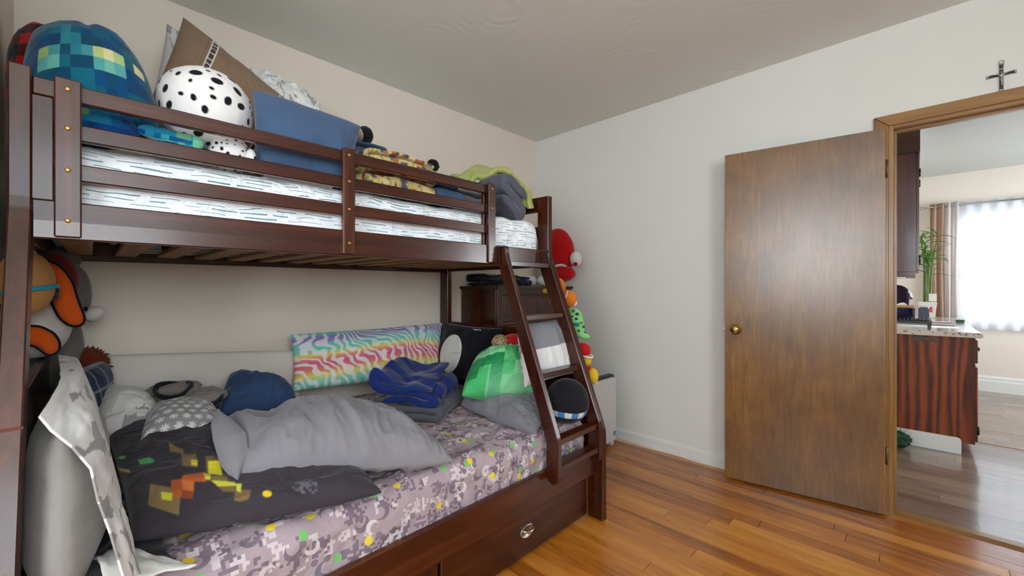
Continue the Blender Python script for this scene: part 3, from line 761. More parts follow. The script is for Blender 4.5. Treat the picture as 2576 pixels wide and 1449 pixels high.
for k in range(9):
    a = 2 * math.pi * k / 9; x0_, y0_ = bx + 0.028 * math.cos(a), by + 0.028 * math.sin(a); hgt = rg.uniform(0.42, 0.72); lean = rg.uniform(-0.02, 0.045)
    pts = [np.array([x0_ + lean * (j / 6) ** 2 * math.cos(a) * 2, y0_ + lean * (j / 6) ** 2 * math.sin(a) * 2, 1.04 + hgt * j / 6]) for j in range(7)]
    tube('stalk', pts, [0.006 + 0.0012 * (j % 2) for j in range(7)], M_STALK, pt, 7); stalks.append(pts)
def leaf(base, d, L, w, droop):
    d = np.array(d, float); d /= np.linalg.norm(d); s = np.cross(d, [0, 0, 1.0]); s /= np.linalg.norm(s) + 1e-9; V = []; Fc = []
    for j in range(7):
        t = j / 6; wd_ = w * math.sin(math.pi * min(0.98, t * 0.9 + 0.08)) ** 0.8; c = base + d * L * t + np.array([0, 0, -droop * L * t * t])
        V += [c - s * wd_ + np.array([0, 0, wd_ * 0.4]), c, c + s * wd_ + np.array([0, 0, wd_ * 0.4])]
    n0 = len(V); V += [v - np.array([0, 0, 0.0009]) for v in V]
    for j in range(6):
        for k in (0, 1):
            a = j * 3 + k; Fc.append([a, a + 1, a + 4, a + 3]); Fc.append([n0 + a, n0 + a + 3, n0 + a + 4, n0 + a + 1])
        Fc.append([j * 3, j * 3 + 3, n0 + j * 3 + 3, n0 + j * 3]); Fc.append([j * 3 + 2, n0 + j * 3 + 2, n0 + j * 3 + 5, j * 3 + 5])
    mesh('leaf', V, Fc, M_LEAF, pt, True)
for k in range(64):
    p = stalks[k % 9]; b_ = p[6] * 0 + p[rg.choice([4, 5, 6, 6])] + np.array([0, 0, rg.uniform(-0.03, 0.05)]); a = rg.uniform(0, 6.28)
    leaf(b_, (math.cos(a), math.sin(a), rg.uniform(0.3, 1.3)), rg.uniform(0.12, 0.24), rg.uniform(0.008, 0.014), rg.uniform(0.2, 0.7))

# upper cabinet
uc = empty('upper_cabinet', (-0.15, 5.2, 1.30), 'dark cherry upper kitchen cabinet beyond the doorway', 'cabinet')
UY1 = 5.35
box('end_panel', KX0 + 0.002, 0.0, PY, PY + 0.018, 1.325, 2.235, M_CHERRY, uc, 0.001)
box('cabinet_body', KX0 + 0.002, -0.002, PY + 0.018, UY1, 1.325, 2.235, M_CHERRY, uc)
box('top_band', KX0 + 0.002, 0.022, PY - 0.012, UY1, 2.235, 2.47, M_CHERRYX, uc, 0.002)
box('bottom_rail', KX0 + 0.002, -0.004, PY + 0.002, UY1, 1.29, 1.325, M_CHERRY, uc, 0.002)
for i in range(2):
    ya = PY + 0.02 + i * 0.46
    d_ = box('cabinet_door', -0.001, 0.017, ya, ya + 0.45, 1.335, 2.22, M_CHERRY, uc, 0.003)
    for hz in (1.42, 2.08): lathe('door_hinge', [(0.0, 0.03), (0.007, 0.03), (0.007, -0.03), (0.0, -0.03)], (0.0195, ya + 0.007, hz), (0, 0, 1), M_BLACK, d_, 8)
box('under_cabinet_light', -0.22, -0.06, PY + 0.04, PY + 0.09, 1.272, 1.2895, plain('white_plastic', (230, 230, 226), 0.4), uc, 0.003)
struct(box('trim_2', KX0 + 0.002, 0.012, PY - 0.01, KY1 - 0.002, 2.472, 2.575, M_TRIMW), 'white soffit above the upper kitchen cabinet')

# curtains, rod
def curtain_mat(name, c, sheer):
    m = MB(name); m.base(c).set(rough=0.9, spec=0.1)
    tr_ = m.node('ShaderNodeBsdfTranslucent'); tr_.inputs[0].default_value = L4(c)
    mx = m.node('ShaderNodeMixShader'); mx.inputs[0].default_value = 0.55 if not sheer else 0.35
    m.nt.links.new(m.b.outputs[0], mx.inputs[1]); m.nt.links.new(tr_.outputs[0], mx.inputs[2]); last = mx
    if sheer:
        tp = m.node('ShaderNodeBsdfTransparent'); m2 = m.node('ShaderNodeMixShader')
        u, v, _ = m.xyz(m.coord('UV'))
        m2.inputs[0].default_value = sheer; m.nt.links.new(last.outputs[0], m2.inputs[1]); m.nt.links.new(tp.outputs[0], m2.inputs[2]); last = m2
    m.nt.links.new(last.outputs[0], m.out.inputs[0]); return m.mat
RZ, RY = 2.185, KY1 - 0.10
rd = empty('curtain_rod', (1.1, RY, RZ), 'brushed steel curtain rod over the kitchen window', 'curtain rod')
tube('rod', [(0.06, RY, RZ), (1.1, RY, RZ), (2.3, RY, RZ)], 0.011, M_STEEL, rd, 12)
lathe('finial', [(0.0, -0.05), (0.014, -0.045), (0.021, -0.028), (0.016, -0.010), (0.008, 0.0), (0.011, 0.004)], (0.065, RY, RZ), (1, 0, 0), M_STEEL, rd, 16)
for xx in (0.13, 2.2): box('bracket', xx - 0.008, xx + 0.008, RY, KY1 - 0.001, RZ - 0.012, RZ + 0.012, M_STEEL, rd)
def drape(x0, x1, z0, z1, folds, amp, dy):
    def f(u, v):
        x = x0 + (x1 - x0) * u + 0.004 * np.sin(v * 6 + u * 9)
        return x, RY + dy + amp * np.sin(u * folds * 2 * math.pi + 0.5 * np.sin(v * 2.5)) * (0.75 + 0.25 * v), z0 + (z1 - z0) * (1 - v)
    return f
M_BEIGE = curtain_mat('beige_curtain_cloth', (214, 190, 172), 0); M_SHEER = curtain_mat('white_sheer_cloth', (236, 239, 244), 0.24); M_PALE = curtain_mat('pale_curtain_cloth', (232, 224, 222), 0.08)
c1 = sheet_cloth('curtain', drape(0.12, 0.24, 0.80, RZ + 0.04, 2.0, 0.030, 0.0), 60, 16, 0.0015, M_BEIGE, 'beige curtain panel gathered left of the kitchen window', 'curtain')
c2 = sheet_cloth('curtain', drape(0.235, 0.36, 0.80, RZ + 0.04, 2.0, 0.026, -0.005), 60, 16, 0.0015, M_PALE, 'pale curtain panel between the beige panel and the sheer', 'curtain')
for xx in (0.165, 0.225): lathe('grommet', [(0.018, -0.003), (0.026, -0.003), (0.026, 0.003), (0.018, 0.003)], (xx, RY, RZ), (1, 0.3, 0), M_STEEL, c1, 18)
sheet_cloth('sheer_curtain', drape(0.34, 2.1, 0.72, RZ + 0.03, 15.0, 0.016, 0.016), 260, 14, 0.0008, M_SHEER, 'white sheer curtain across the kitchen window', 'curtain')

# green duster on the kitchen floor by the cabinet
gd = empty('floor_duster', (-0.12, 4.26, 0), 'dark green bristly duster on the kitchen floor by the cabinet', 'duster')
M_GRN = plain('green_bristle', (24, 58, 42), 0.8, 0.4)
def blob(name, c, r, mat, parent=None, seed=0, amp=0.06, nf=2.2, nu=40, nv=24, rot=None, colf=None, sq=1.0, squ=1.0):
    """an ellipsoid with soft irregularities; colf(dir) -> rgb"""
    a = np.linspace(0, 2 * math.pi, nu, endpoint=False); b = np.linspace(0, math.pi, nv)
    A, B = np.meshgrid(a, b, indexing='ij')
    sp = lambda t, e: np.sign(t) * np.abs(t) ** e
    d = np.stack([sp(np.sin(B), sq) * sp(np.cos(A), squ), sp(np.sin(B), sq) * sp(np.sin(A), squ), sp(np.cos(B), sq)], -1).reshape(-1, 3)
    k = 1 + amp * fbm(d * nf + seed * 3.7, seed)
    P = d * np.asarray(r) * k[:, None]
    if rot is not None: P = P @ np.array(Matrix.Rotation(rot[1], 3, rot[0]) if isinstance(rot[0], str) else rot).T
    V = P + np.asarray(c)
    idx = np.arange(nu * nv).reshape(nu, nv); nx = np.roll(idx, -1, 0)
    Fc = np.stack([idx[:, :-1], idx[:, 1:], nx[:, 1:], nx[:, :-1]], -1).reshape(-1, 4)
    col = None if colf is None else colf(d)
    o = mesh(name, V, Fc, mat, parent, True, col)
    bm = bmesh.new(); bm.from_mesh(o.data); bmesh.ops.remove_doubles(bm, verts=bm.verts, dist=1e-5); bmesh.ops.recalc_face_normals(bm, faces=bm.faces); bm.to_mesh(o.data); bm.free()
    return o
blob('duster_head', (-0.13, 4.27, 0.06), (0.10, 0.06, 0.06), M_GRN, gd, 5, 0.35, 5.0)
bm = bmesh.new()
for k in range(70):
    a = rg.uniform(-0.9, 1.2); e = rg.uniform(0.05, 1.1); L_ = rg.uniform(0.10, 0.19); d = Vector((math.cos(a) * math.cos(e), -abs(math.sin(a)) * math.cos(e) * 0.5, math.sin(e))); s = Vector((-d.z, 0, d.x)) * 0.0012
    p = Vector((-0.13, 4.25, 0.05)); q = p + d * L_
    if q.z < 0.004: continue
    w_ = Vector((0, 0.0012, 0)); vv = [bm.verts.new(x) for x in (p - s, p + s, p + w_, q)]
    for f in ((0, 1, 3), (1, 2, 3), (2, 0, 3)): bm.faces.new([vv[i] for i in f])
tag(bmobj('bristles', bm, M_GRN, gd), kind='stuff')

# ---------------------------------------------------------------- soft things: builders
def A(*c): return np.array(c, float)
def blerp(C, s, t): return (C[0] * (1 - s)[..., None] + C[1] * s[..., None]) * (1 - t)[..., None] + (C[3] * (1 - s)[..., None] + C[2] * s[..., None]) * t[..., None]

def pillow(name, C, T, mat, label, cat='pillow', n=(64, 48), e=(0.06, 0.06), puff=0.45, pw=2.2, wr=0.010, wf=3.0, seed=1, cfun=None, front=0.5, parent=None, group=None, disp=None, flange=0.0, crease=0.0, backup=None, wdir=(1.0, 1.0), c3=None):
    """stuffed cushion on four world corners (seen from its front: bottom left, bottom right, top right, top left)"""
    C = [np.asarray(c, float) for c in C]
    g = lambda k: np.sin(np.linspace(-1, 1, k) * math.pi / 2) * 0.55 + np.linspace(-1, 1, k) * 0.45
    u, v = np.meshgrid(g(n[0]), g(n[1]), indexing='ij')
    uu = u * (1 - e[0] * (1 - v * v)); vv = v * (1 - e[1] * (1 - u * u))
    M = blerp(C, (uu + 1) / 2, (vv + 1) / 2)
    nn = np.cross(C[1] - C[0] + C[2] - C[3], C[3] - C[0] + C[2] - C[1]); nn /= np.linalg.norm(nn)
    ku, kv = u, v
    if flange:
        ku = np.clip(u / (1 - flange), -1, 1); kv = np.clip(v / (1 - flange), -1, 1)
    h = np.maximum(0, (1 - np.abs(ku) ** pw) * (1 - np.abs(kv) ** pw)) ** puff
    em = np.clip(h, 0, 1)
    lu = np.linalg.norm(C[1] - C[0]); lv = np.linalg.norm(C[3] - C[0])
    out = []
    for side in (0, 1):
        q = st2(u * lu * wf * 2.2 * wdir[0], v * lv * wf * 2.2 * wdir[1], side * 7.7)
        w = ridge(q + 0.6 * st2(fbm(q * 0.6, seed + 31), fbm(q * 0.6, seed + 32)), seed, 3) * wr + fbm(q * 0.5, seed + 7, 2) * wr * 1.6
        w = w * (0.35 + 0.65 * np.clip(em * 1.6, 0, 1))
        th = (front if side == 0 else 1 - front) * T * h
        sg = 1 if side == 0 else -1
        if crease and side == 0:
            w = w - crease * np.exp(-((u * 0.6 + v * 0.8 - 0.1) / 0.09) ** 2) * em
        P = M + nn * (sg * (th + w * np.minimum(1, em * 3 + 0.08)) + 0.0)[..., None]
        if not flange: P = P + nn * (0.0012 * sg)
        else: P = P + nn * (0.002 * sg)
        if disp is not None: P = disp(P, u, v, side)
        out.append(P)
    N = n[0] * n[1]; idx = np.arange(N).reshape(n)
    q = np.stack([idx[:-1, :-1], idx[1:, :-1], idx[1:, 1:], idx[:-1, 1:]], -1).reshape(-1, 4)
    Fc = q.tolist() + (q[:, ::-1] + N).tolist()
    bd = list(idx[:, 0]) + list(idx[-1, 1:]) + list(idx[::-1, -1][1:]) + list(idx[0, ::-1][1:-1])
    for k in range(len(bd)):
        a, b = int(bd[k]), int(bd[(k + 1) % len(bd)]); Fc.append([b, a, a + N, b + N])
    col = None
    if cfun is not None:
        U, W = (u + 1) / 2, (v + 1) / 2
        c0 = cfun(U, W).reshape(-1, 3); c1 = c0 if backup is None else backup(U, W).reshape(-1, 3)
        col = np.concatenate([c0, c1])
    if c3 is not None: col = np.concatenate([c3(out[0].reshape(-1, 3)), c3(out[1].reshape(-1, 3))])
    UV = np.stack([((u + 1) / 2).ravel(), ((v + 1) / 2).ravel()], 1)
    o = mesh(name, np.concatenate([out[0].reshape(-1, 3), out[1].reshape(-1, 3)]), Fc, mat, parent, True, col, np.concatenate([UV, UV]))
    return tag(o, label, None if parent is not None else cat, group)

def cmix(base, mask, c):
    m = np.clip(mask, 0, 1)[..., None]; return base * (1 - m) + np.asarray(c, float) * m
def const(u, c): return np.zeros(u.shape + (3,)) + np.asarray(c, float)

def folded(name, path, th, o, ax_a, ax_b, ax_w, width, mat, label, cat, nw=50, seed=1, amp=0.006, nf=9.0, cfun=None, taper=0.03, parent=None, group=None, lump=0.0):
    """cloth folded along a 2-D path (a, b) and extended along ax_w; one continuous sheet with thickness"""
    P = np.array(path, float); s = np.concatenate([[0], np.cumsum(np.linalg.norm(np.diff(P, axis=0), axis=1))])
    m = max(60, int(s[-1] / 0.007)); m = min(m, 240); t = np.linspace(0, s[-1], m)
    Q = np.stack([np.interp(t, s, P[:, 0]), np.interp(t, s, P[:, 1])], 1)
    for _ in range(3): Q[1:-1] = (Q[:-2] + 2 * Q[1:-1] + Q[2:]) / 4
    d = np.gradient(Q, axis=0); d /= np.linalg.norm(d, axis=1, keepdims=True) + 1e-9; nn = np.stack([-d[:, 1], d[:, 0]], 1)
    tt = th / 2 * np.sqrt(np.clip(1 - (np.abs(np.linspace(-1, 1, m)) ** 14), 0.05, 1))
    sec = np.concatenate([Q + nn * tt[:, None], (Q - nn * tt[:, None])[::-1]]); k = len(sec)
    sl = np.concatenate([t, t[::-1]])
    w = np.linspace(-0.5, 0.5, nw); W, K = np.meshgrid(w, np.arange(k), indexing='ij')
    o = np.asarray(o, float); aa, bb, ww = [np.asarray(x, float) for x in (ax_a, ax_b, ax_w)]
    sc = 1 - taper * (np.abs(W) * 2) ** 6
    cen = Q.mean(0)
    SA = (sec[K][..., 0] - cen[0]) * sc + cen[0]; SB = (sec[K][..., 1] - cen[1] * 0) * sc
    n1 = fbm(np.stack([W * width * nf, SA * nf, SB * nf], -1), seed); n2 = fbm(np.stack([W * width * nf + 40, SA * nf, SB * nf], -1), seed + 3); n3 = fbm(np.stack([W * width * nf, SA * nf + 70, SB * nf], -1), seed + 6)
    edge = fbm(np.stack([sl[K] * 3, np.sign(W) * 5, W * 0], -1), seed + 9) * 0.02
    V = o + aa * (SA + n1 * amp)[..., None] + bb * (SB + n2 * amp * 1.0 + lump * vnoise(st2(W * 3, SA * 5), seed + 2) * np.clip(SB / (SB.max() + 1e-6), 0, 1))[..., None] + ww * (W * width + n3 * amp + edge * np.abs(W) * 2)[..., None]
    V = V.reshape(-1, 3); idx = np.arange(nw * k).reshape(nw, k); nx = np.roll(idx, -1, 1)
    Fc = np.stack([idx[:-1], nx[:-1], nx[1:], idx[1:]], -1).reshape(-1, 4).tolist()
    for r in (0, nw - 1):
        for j in range(m - 1): a = idx[r, j]; b = idx[r, j + 1]; c = idx[r, k - 2 - j]; e_ = idx[r, k - 1 - j]; Fc.append([int(a), int(b), int(c), int(e_)])
    col = cfun(sl[K], W * width).reshape(-1, 3) if cfun is not None else None
    ob = mesh(name, V, Fc, mat, parent, True, col, np.stack([sl[K].ravel(), (W * width).ravel()], 1))
    bm = bmesh.new(); bm.from_mesh(ob.data); bmesh.ops.recalc_face_normals(bm, faces=bm.faces); bm.to_mesh(ob.data); bm.free()
    return tag(ob, label, None if parent is not None else cat, group)

def serp(L, gap, n, start=0, rb=None):
    """serpentine path of n layers"""
    P = []; r = gap / 2
    for i in range(n):
        y = start + i * gap; xs = np.linspace(-L / 2, L / 2, 14)
        if i % 2: xs = xs[::-1]
        P += [(x, y) for x in xs]
        if i < n - 1:
            c = xs[-1]; sg = 1 if c > 0 else -1
            P += [(c + sg * r * math.sin(a), y + r - r * math.cos(a)) for a in np.linspace(0.25, math.pi - 0.25, 6)]
    return P
def spiral(turns, gap, flat=1.0, n=90):
    return [((0.006 + gap * t * turns) * math.cos(2 * math.pi * turns * t) * flat, (0.006 + gap * t * turns) * math.sin(2 * math.pi * turns * t)) for t in np.linspace(0, 1, n)]

M_CC = cloth('printed_cloth', None, fold=0.0)
M_PLUSH = cloth('printed_plush', None, 0.95, 300, 0.3, 0.12, 0.04)
def fleece(name, c): return cloth(name, c, 0.97, 260, 0.35, 0.22, 0.08)

# ---------------------------------------------------------------- prints
def p_pixel(pal, nx, ny, seed, diag=0.0, special=()):
    pal = np.array(pal, float)
    def f(u, v):
        i = np.floor(u * nx + diag * 0).astype(int); j = np.floor(v * ny).astype(int)
        # clusters: neighbouring cells share tones
        c = 0.62 * hsh(i // 3 + j // 2, j // 2, seed) + 0.38 * hsh(i, j, seed + 4)
        k = np.clip((c * len(pal)).astype(int), 0, len(pal) - 1); out = pal[k]
        for (a, b, col) in special: out = cmix(out, ((i == a) & (j == b)).astype(float), col)
        return out
    return f
def p_damask(base, tone, sc=7.0, seed=3, thr=0.16):
    def f(u, v):
        q = st2(u * sc, v * sc); wx = fbm(q * 0.8, seed + 1) * 1.6; wy = fbm(q * 0.8 + 9, seed + 2) * 1.6
        n = np.abs(vnoise(q + st2(wx, wy), seed)); sw = np.sin((u * sc + wx) * 4.0) * np.sin((v * sc + wy) * 3.2)
        m = ((n < thr) & (sw > -0.25)) | (sw > 0.80)
        patch = fbm(q * 0.35, seed + 8) > -0.12
        return cmix(const(u, base), (m & patch).astype(float) * 0.9, tone)
    return f
def p_plaid(a, b, n=11, mid=None):
    mid = mid or tuple((np.array(a) + np.array(b)) * 0.45)
    def f(u, v):
        i = np.floor(u * n).astype(int) % 2; j = np.floor(v * n * 0.9).astype(int) % 2
        return cmix(cmix(const(u, a), ((i + j) == 1).astype(float), mid), ((i + j) == 2).astype(float), b)
    return f
def p_zebra(u, v):
    stops = [(0.0, (112, 206, 186)), (0.12, (120, 208, 190)), (0.22, (230, 210, 90)), (0.32, (222, 120, 100)), (0.42, (214, 84, 128)), (0.50, (226, 120, 120)), (0.58, (236, 206, 84)), (0.66, (110, 208, 184)), (0.78, (112, 196, 190)), (0.84, (142, 122, 190)), (0.92, (132, 128, 196)), (0.97, (112, 200, 188)), (1.0, (112, 205, 186))]
    t = v + 0.03 * np.sin(u * 7) - 0.05 * (u - 0.5)
    col = np.stack([np.interp(t, [s for s, _ in stops], [c[k] for _, c in stops]) for k in range(3)], -1)
    q = st2(u * 9, v * 4.0); w = fbm(q * 1.3, 21, 2) * 2.4 + vnoise(q * 3.0, 24) * 0.7
    s = np.sin(u * 105 + v * 34 * (1 + 0.5 * vnoise(st2(u * 5, v * 2), 29)) + w * 2.0)
    col = col * 0.86 + col.mean(-1, keepdims=True) * 0.14
    return cmix(col, np.clip((s + 0.25 * vnoise(q * 3, 27) - 0.15) * 2.5 + 0.5, 0, 1) * 0.85, (226, 226, 222))

# ---------------------------------------------------------------- upper bunk
ZT = 1.592                       # top of the upper mattress
def plaid_dir(d):
    a = np.arctan2(d[:, 1], d[:, 0]) / math.pi; b = d[:, 2]
    i = np.floor(a * 9.0).astype(int) % 2; j = np.floor((b + 0.1 * a) * 5.0).astype(int) % 2
    c = np.where(((i + j) == 0)[:, None], np.array([[176, 18, 24]]), np.where(((i + j) == 1)[:, None], np.array([[78, 10, 16]]), np.array([[18, 14, 18]])))
    return c.astype(float)
tag(blob('checked_cushion', (-2.17, -0.10, 1.875), (0.20, 0.095, 0.225), M_PLUSH, None, 4, 0.05, 2.0, 160, 110, None, plaid_dir, 0.85), 'red and black checked cushion in the corner of the upper bunk', 'cushion')

# blue pixel cushion
BLU = [(8, 56, 84), (4, 68, 92), (4, 78, 102), (2, 62, 104), (10, 88, 110), (6, 70, 116), (14, 100, 122), (8, 70, 98)]
sp = [(2, 4, (150, 176, 112)), (2, 3, (86, 160, 156)), (3, 4, (64, 146, 150)), (3, 3, (100, 174, 166)), (7, 4, (184, 194, 122)), (8, 4, (214, 208, 156)), (8, 3, (110, 180, 162)), (7, 3, (82, 162, 156)), (9, 4, (168, 192, 130)), (11, 4, (206, 204, 150)), (6, 4, (64, 148, 156)), (9, 3, (88, 162, 158)), (4, 6, (36, 120, 138)), (4, 5, (40, 126, 140)), (5, 5, (36, 118, 138)), (5, 4, (40, 126, 144))]
def bend_blue(P, u, v, s):
    Q = P.copy(); Q[..., 2] -= 0.05 * np.clip(u, 0, 1) ** 2 * np.clip(v + 0.6, 0, 1.6) + 0.012 * np.exp(-((u - 0.12 + 0.15 * v) / 0.10) ** 2) * np.clip(v, 0, 1)
    return Q
pillow('pixel_cushion', [atX(52, 330, -1.70), atX(400, 345, -1.70), atX(352, 110, -1.84), atX(86, 80, -1.84)], 0.25, M_CC, 'large blue pixel print cushion at the head of the upper bunk', n=(190, 150), e=(-0.08, -0.10), puff=0.5, pw=2.4, wr=0.008, wf=2.0, seed=12, cfun=p_pixel(BLU, 13, 9, 5, 0, sp), front=0.5, disp=bend_blue)
# plush limbs below it
GRN = [(0, 76, 134), (10, 100, 150), (28, 136, 170), (54, 160, 170), (110, 172, 136), (8, 86, 134)]
pp = empty('pixel_plush', (-1.66, 0.2, ZT), 'blue pixel print plush toy with mint feet lying behind the guard rail', 'plush toy')
b1 = atX(262, 305, -1.66); blob('body', (-1.64, b1[1] - 0.01, ZT + 0.056), (0.055, 0.085, 0.056), M_PLUSH, pp, 2, 0.05, 2, 80, 60, None, lambda d: np.array([(0, 50, 104), (4, 78, 130), (6, 64, 122), (112, 156, 100), (20, 108, 142), (2, 58, 116)], float)[(hsh(np.floor(d[:, 1] * 4), np.floor(d[:, 2] * 3), 9) * 6).astype(int) % 6])
def limb(nm, p0, p1, r, c_tip, parent, seed, tip=0.8):
    p0, p1 = np.asarray(p0), np.asarray(p1); L = np.linalg.norm(p1 - p0); d = (p1 - p0) / L; n1 = 60; n2 = 28
    up = np.array([0, 0, 1.0]); a = np.cross(d, up); a /= np.linalg.norm(a); b = np.cross(a, d); V = []; C = []
    for i in range(n1):
        t = i / (n1 - 1); rr = max(r * (1 - abs(2 * t - 1) ** 7) ** 0.5, r * 0.04) * (0.9 + 0.15 * t)
        for k in range(n2):
            th = 2 * math.pi * k / n2; V.append(p0 + d * L * t + rr * (a * math.cos(th) + b * math.sin(th)))
            ii = int(t * 9); jj = int(th * 1.3); C.append(c_tip if t > tip else GRN[int(hsh(np.array(ii), np.array(jj), seed) * 6) % 6])
    Fc = [[i * n2 + k, i * n2 + (k + 1) % n2, (i + 1) * n2 + (k + 1) % n2, (i + 1) * n2 + k] for i in range(n1 - 1) for k in range(n2)] + [list(range(n2))[::-1], list(range((n1 - 1) * n2, n1 * n2))]
    return mesh(nm, V, Fc, M_PLUSH, parent, True, np.array(C, float))
l0 = atX(345, 322, -1.62); l1 = atX(512, 352, -1.62)
limb('leg', (-1.625, l0[1], ZT + 0.073), (-1.625, l1[1] + 0.002, ZT + 0.064), 0.021, (122, 200, 160), pp, 3); limb('leg', (-1.60, l0[1] + 0.010, ZT + 0.026), (-1.60, l1[1] - 0.004, ZT + 0.026), 0.025, (126, 204, 164), pp, 6)

# white plush with black spots
_rs = np.random.RandomState(5); SPD = _rs.normal(size=(420, 3)); SPD /= np.linalg.norm(SPD, axis=1, keepdims=True); SPR = _rs.uniform(0.045, 0.135, 420)
keep = []
for i in range(420):
    if all(np.arccos(np.clip(SPD[i] @ SPD[j], -1, 1)) > (SPR[i] + SPR[j]) * 1.30 + 0.03 for j in keep): keep.append(i)
SPD, SPR = SPD[keep], SPR[keep]; SPT = np.cross(SPD, _rs.normal(size=SPD.shape)); SPT /= np.linalg.norm(SPT, axis=1, keepdims=True)
def spots(d):
    n_ = d / np.linalg.norm(d, axis=1, keepdims=True); c_ = np.clip(n_ @ SPD.T, -1, 1); t_ = n_ @ SPT.T
    dd = np.sqrt(np.maximum(0, np.arccos(c_) ** 2 + 0.9 * t_ ** 2)); m_ = np.where(c_ > 0, np.clip((SPR[None] - dd) / 0.02 + 0.5, 0, 1), 0).max(1)[:, None]
    return np.array([[228.0, 226, 224]]) * (1 - m_) + np.array([[16.0, 16, 24]]) * m_
ds = empty('spotted_plush', (-1.76, 0.30, ZT), 'round white plush with black spots behind the guard rail', 'plush toy')
cc = atX(521, 275, -1.78)
blob('body', (cc[0], cc[1], cc[2] - 0.004), (0.128, 0.138, 0.140), M_PLUSH, ds, 3, 0.03, 1.6, 300, 200, None, spots, 0.95)
c2_ = atX(585, 362, -1.68); blob('belly', (-1.66, c2_[1] - 0.012, ZT + 0.058), (0.075, 0.060, 0.060), M_PLUSH, ds, 8, 0.03, 1.6, 160, 110, None, lambda d: spots(-d))
c3_ = atX(634, 368, -1.60); blob('paw', (-1.590, c3_[1] - 0.006, ZT + 0.036), (0.018, 0.0165, 0.036), M_PLUSH, ds, 9, 0.03, 1.6, 80, 60, None, lambda d: np.where(((np.abs(d[:, 2] - 0.1) < 0.22) & (d[:, 1] > 0.35))[:, None], np.array([[20, 20, 28]]), np.array([[226, 224, 222]])).astype(float))

# brown pillow with a film strip print, pale patterned pillows behind it
def film(u, v):
    c = const(u, (126, 104, 84)); c = cmix(c, np.clip(fbm(st2(u * 4, v * 4), 6) * 0.25, 0, 0.2), (104, 82, 64))
    for u0, w in ((0.24, 0.026), (0.80, 0.026)):
        a = np.abs(u - u0); k = np.mod(v * 17, 1.0)
        c = cmix(c, (a < w).astype(float), (206, 200, 194)); c = cmix(c, ((a < w * 0.68) & (np.abs(k - 0.5) < 0.40)).astype(float), (70, 60, 60))
    k = np.mod(u * 26, 1.0); a = np.abs(v - 0.22)
    c = cmix(c, ((a < 0.035) & (u < 0.2)).astype(float), (196, 190, 184)); c = cmix(c, ((a < 0.024) & (u < 0.2) & (np.abs(k - 0.5) < 0.38)).astype(float), (96, 76, 60))
    c = cmix(c, (np.abs(u - 0.19) < 0.0030).astype(float) * 0.6, (84, 66, 52))
    return c
pillow('film_print_pillow', [atX(372, 262, -2.00), atX(640, 485, -1.98), atX(762, 284, -2.06), atX(461, 44, -2.08)], 0.15, M_CC, 'brown pillow with white film strip print leaning behind the spotted plush', n=(260, 130), e=(0.03, 0.05), wr=0.008, wf=3.2, seed=8, cfun=film, front=0.5)
pillow('damask_pillow', [atX(366, 300, -2.24), atX(530, 420, -2.24), atX(610, 170, -2.28), atX(420, 60, -2.28)], 0.14, M_CC, 'white and grey damask pillow peeking out left of the brown pillow', n=(190, 140), wr=0.010, seed=14, cfun=p_damask((208, 208, 206), (150, 150, 152), 6.0, 3))
pillow('damask_pillow', [atX(640, 400, -2.14), atX(815, 430, -2.14), atX(806, 262, -2.24), atX(630, 168, -2.26)], 0.17, M_CC, 'white and grey damask pillow rising behind the blue pillow', n=(190, 140), e=(0.02, -0.05), wr=0.014, wf=5, seed=15, cfun=p_damask((214, 214, 212), (152, 152, 156), 5.0, 6), disp=lambda P, u, v, s: P + np.stack([0 * u, 0 * u, 0.012 * np.clip(v, 0, 1) ** 2 * np.sin(u * 17) * (1 - u * u)], -1))
# blue pillow
pillow('blue_pillow', [atX(642, 418, -1.622), atX(872, 468, -1.622), atX(907, 318, -1.68), atX(636, 226, -1.70)], 0.18, cloth('slate_blue_cloth', (66, 88, 118), 0.95, 500, 0.2, 0.25, 0.10), 'plain slate blue square pillow leaning on the guard rail', n=(90, 70), e=(0.03, 0.035), wr=0.006, wf=2.2, seed=18, front=0.42)

# black knitted cap, jeans, tapestry
M_DENIM = cloth('denim', (58, 82, 108), 0.95, 420, 0.25, 0.1, 0.12)
j0 = atX(908, 382, -1.84)
folded('folded_jeans', serp(0.20, 0.040, 7), 0.034, (-1.86, j0[1] + 0.005, ZT + 0.018), (1, 0, 0), (0, 0, 1), (0, 1, 0), 0.17, M_DENIM, 'tall stack of folded jeans under the black knitted hat', 'jeans', 40, 4, 0.007)
ztop = ZT + 0.018 + 6 * 0.040 + 0.017
capo = empty('knitted_hat', (-1.83, j0[1], ztop), 'black knitted hat lying on the stacked jeans by the blue pillow', 'hat')
blob('crown', (-1.83, j0[1] + 0.012, ztop + 0.040), (0.055, 0.034, 0.040), fleece('black_knit', (20, 20, 24)), capo, 3, 0.10, 2.2, rot=('X', 0.4))
blob('lining', (-1.825, j0[1] - 0.020, ztop + 0.036), (0.040, 0.010, 0.032), fleece('tan_lining', (160, 138, 118)), capo, 5, 0.08, 2.2, rot=('X', 0.4))
def p_tap(s, w):
    c = const(s, (186, 166, 104)); q = st2(s * 60, w * 60); c = cmix(c, (np.abs(vnoise(q * 1.6, 3)) < 0.14).astype(float) * 0.55, (120, 100, 58))
    for k, (col, sc, thr) in enumerate((((132, 50, 40), 9.0, 0.46), ((62, 66, 92), 10.0, 0.46), ((160, 92, 50), 13.0, 0.52), ((60, 62, 88), 15.0, 0.55), ((200, 182, 122), 11.0, 0.5))):
        c = cmix(c, (vnoise(st2(s * sc * 3.4 + k * 7, w * sc * 3.0 + fbm(st2(s * 8, w * 8), k) * 1.5), 40 + k) > thr).astype(float) * 0.9, col)
    return c
ty0, ty1 = atX(905, 440, -1.585)[1], atX(1092, 480, -1.585)[1]
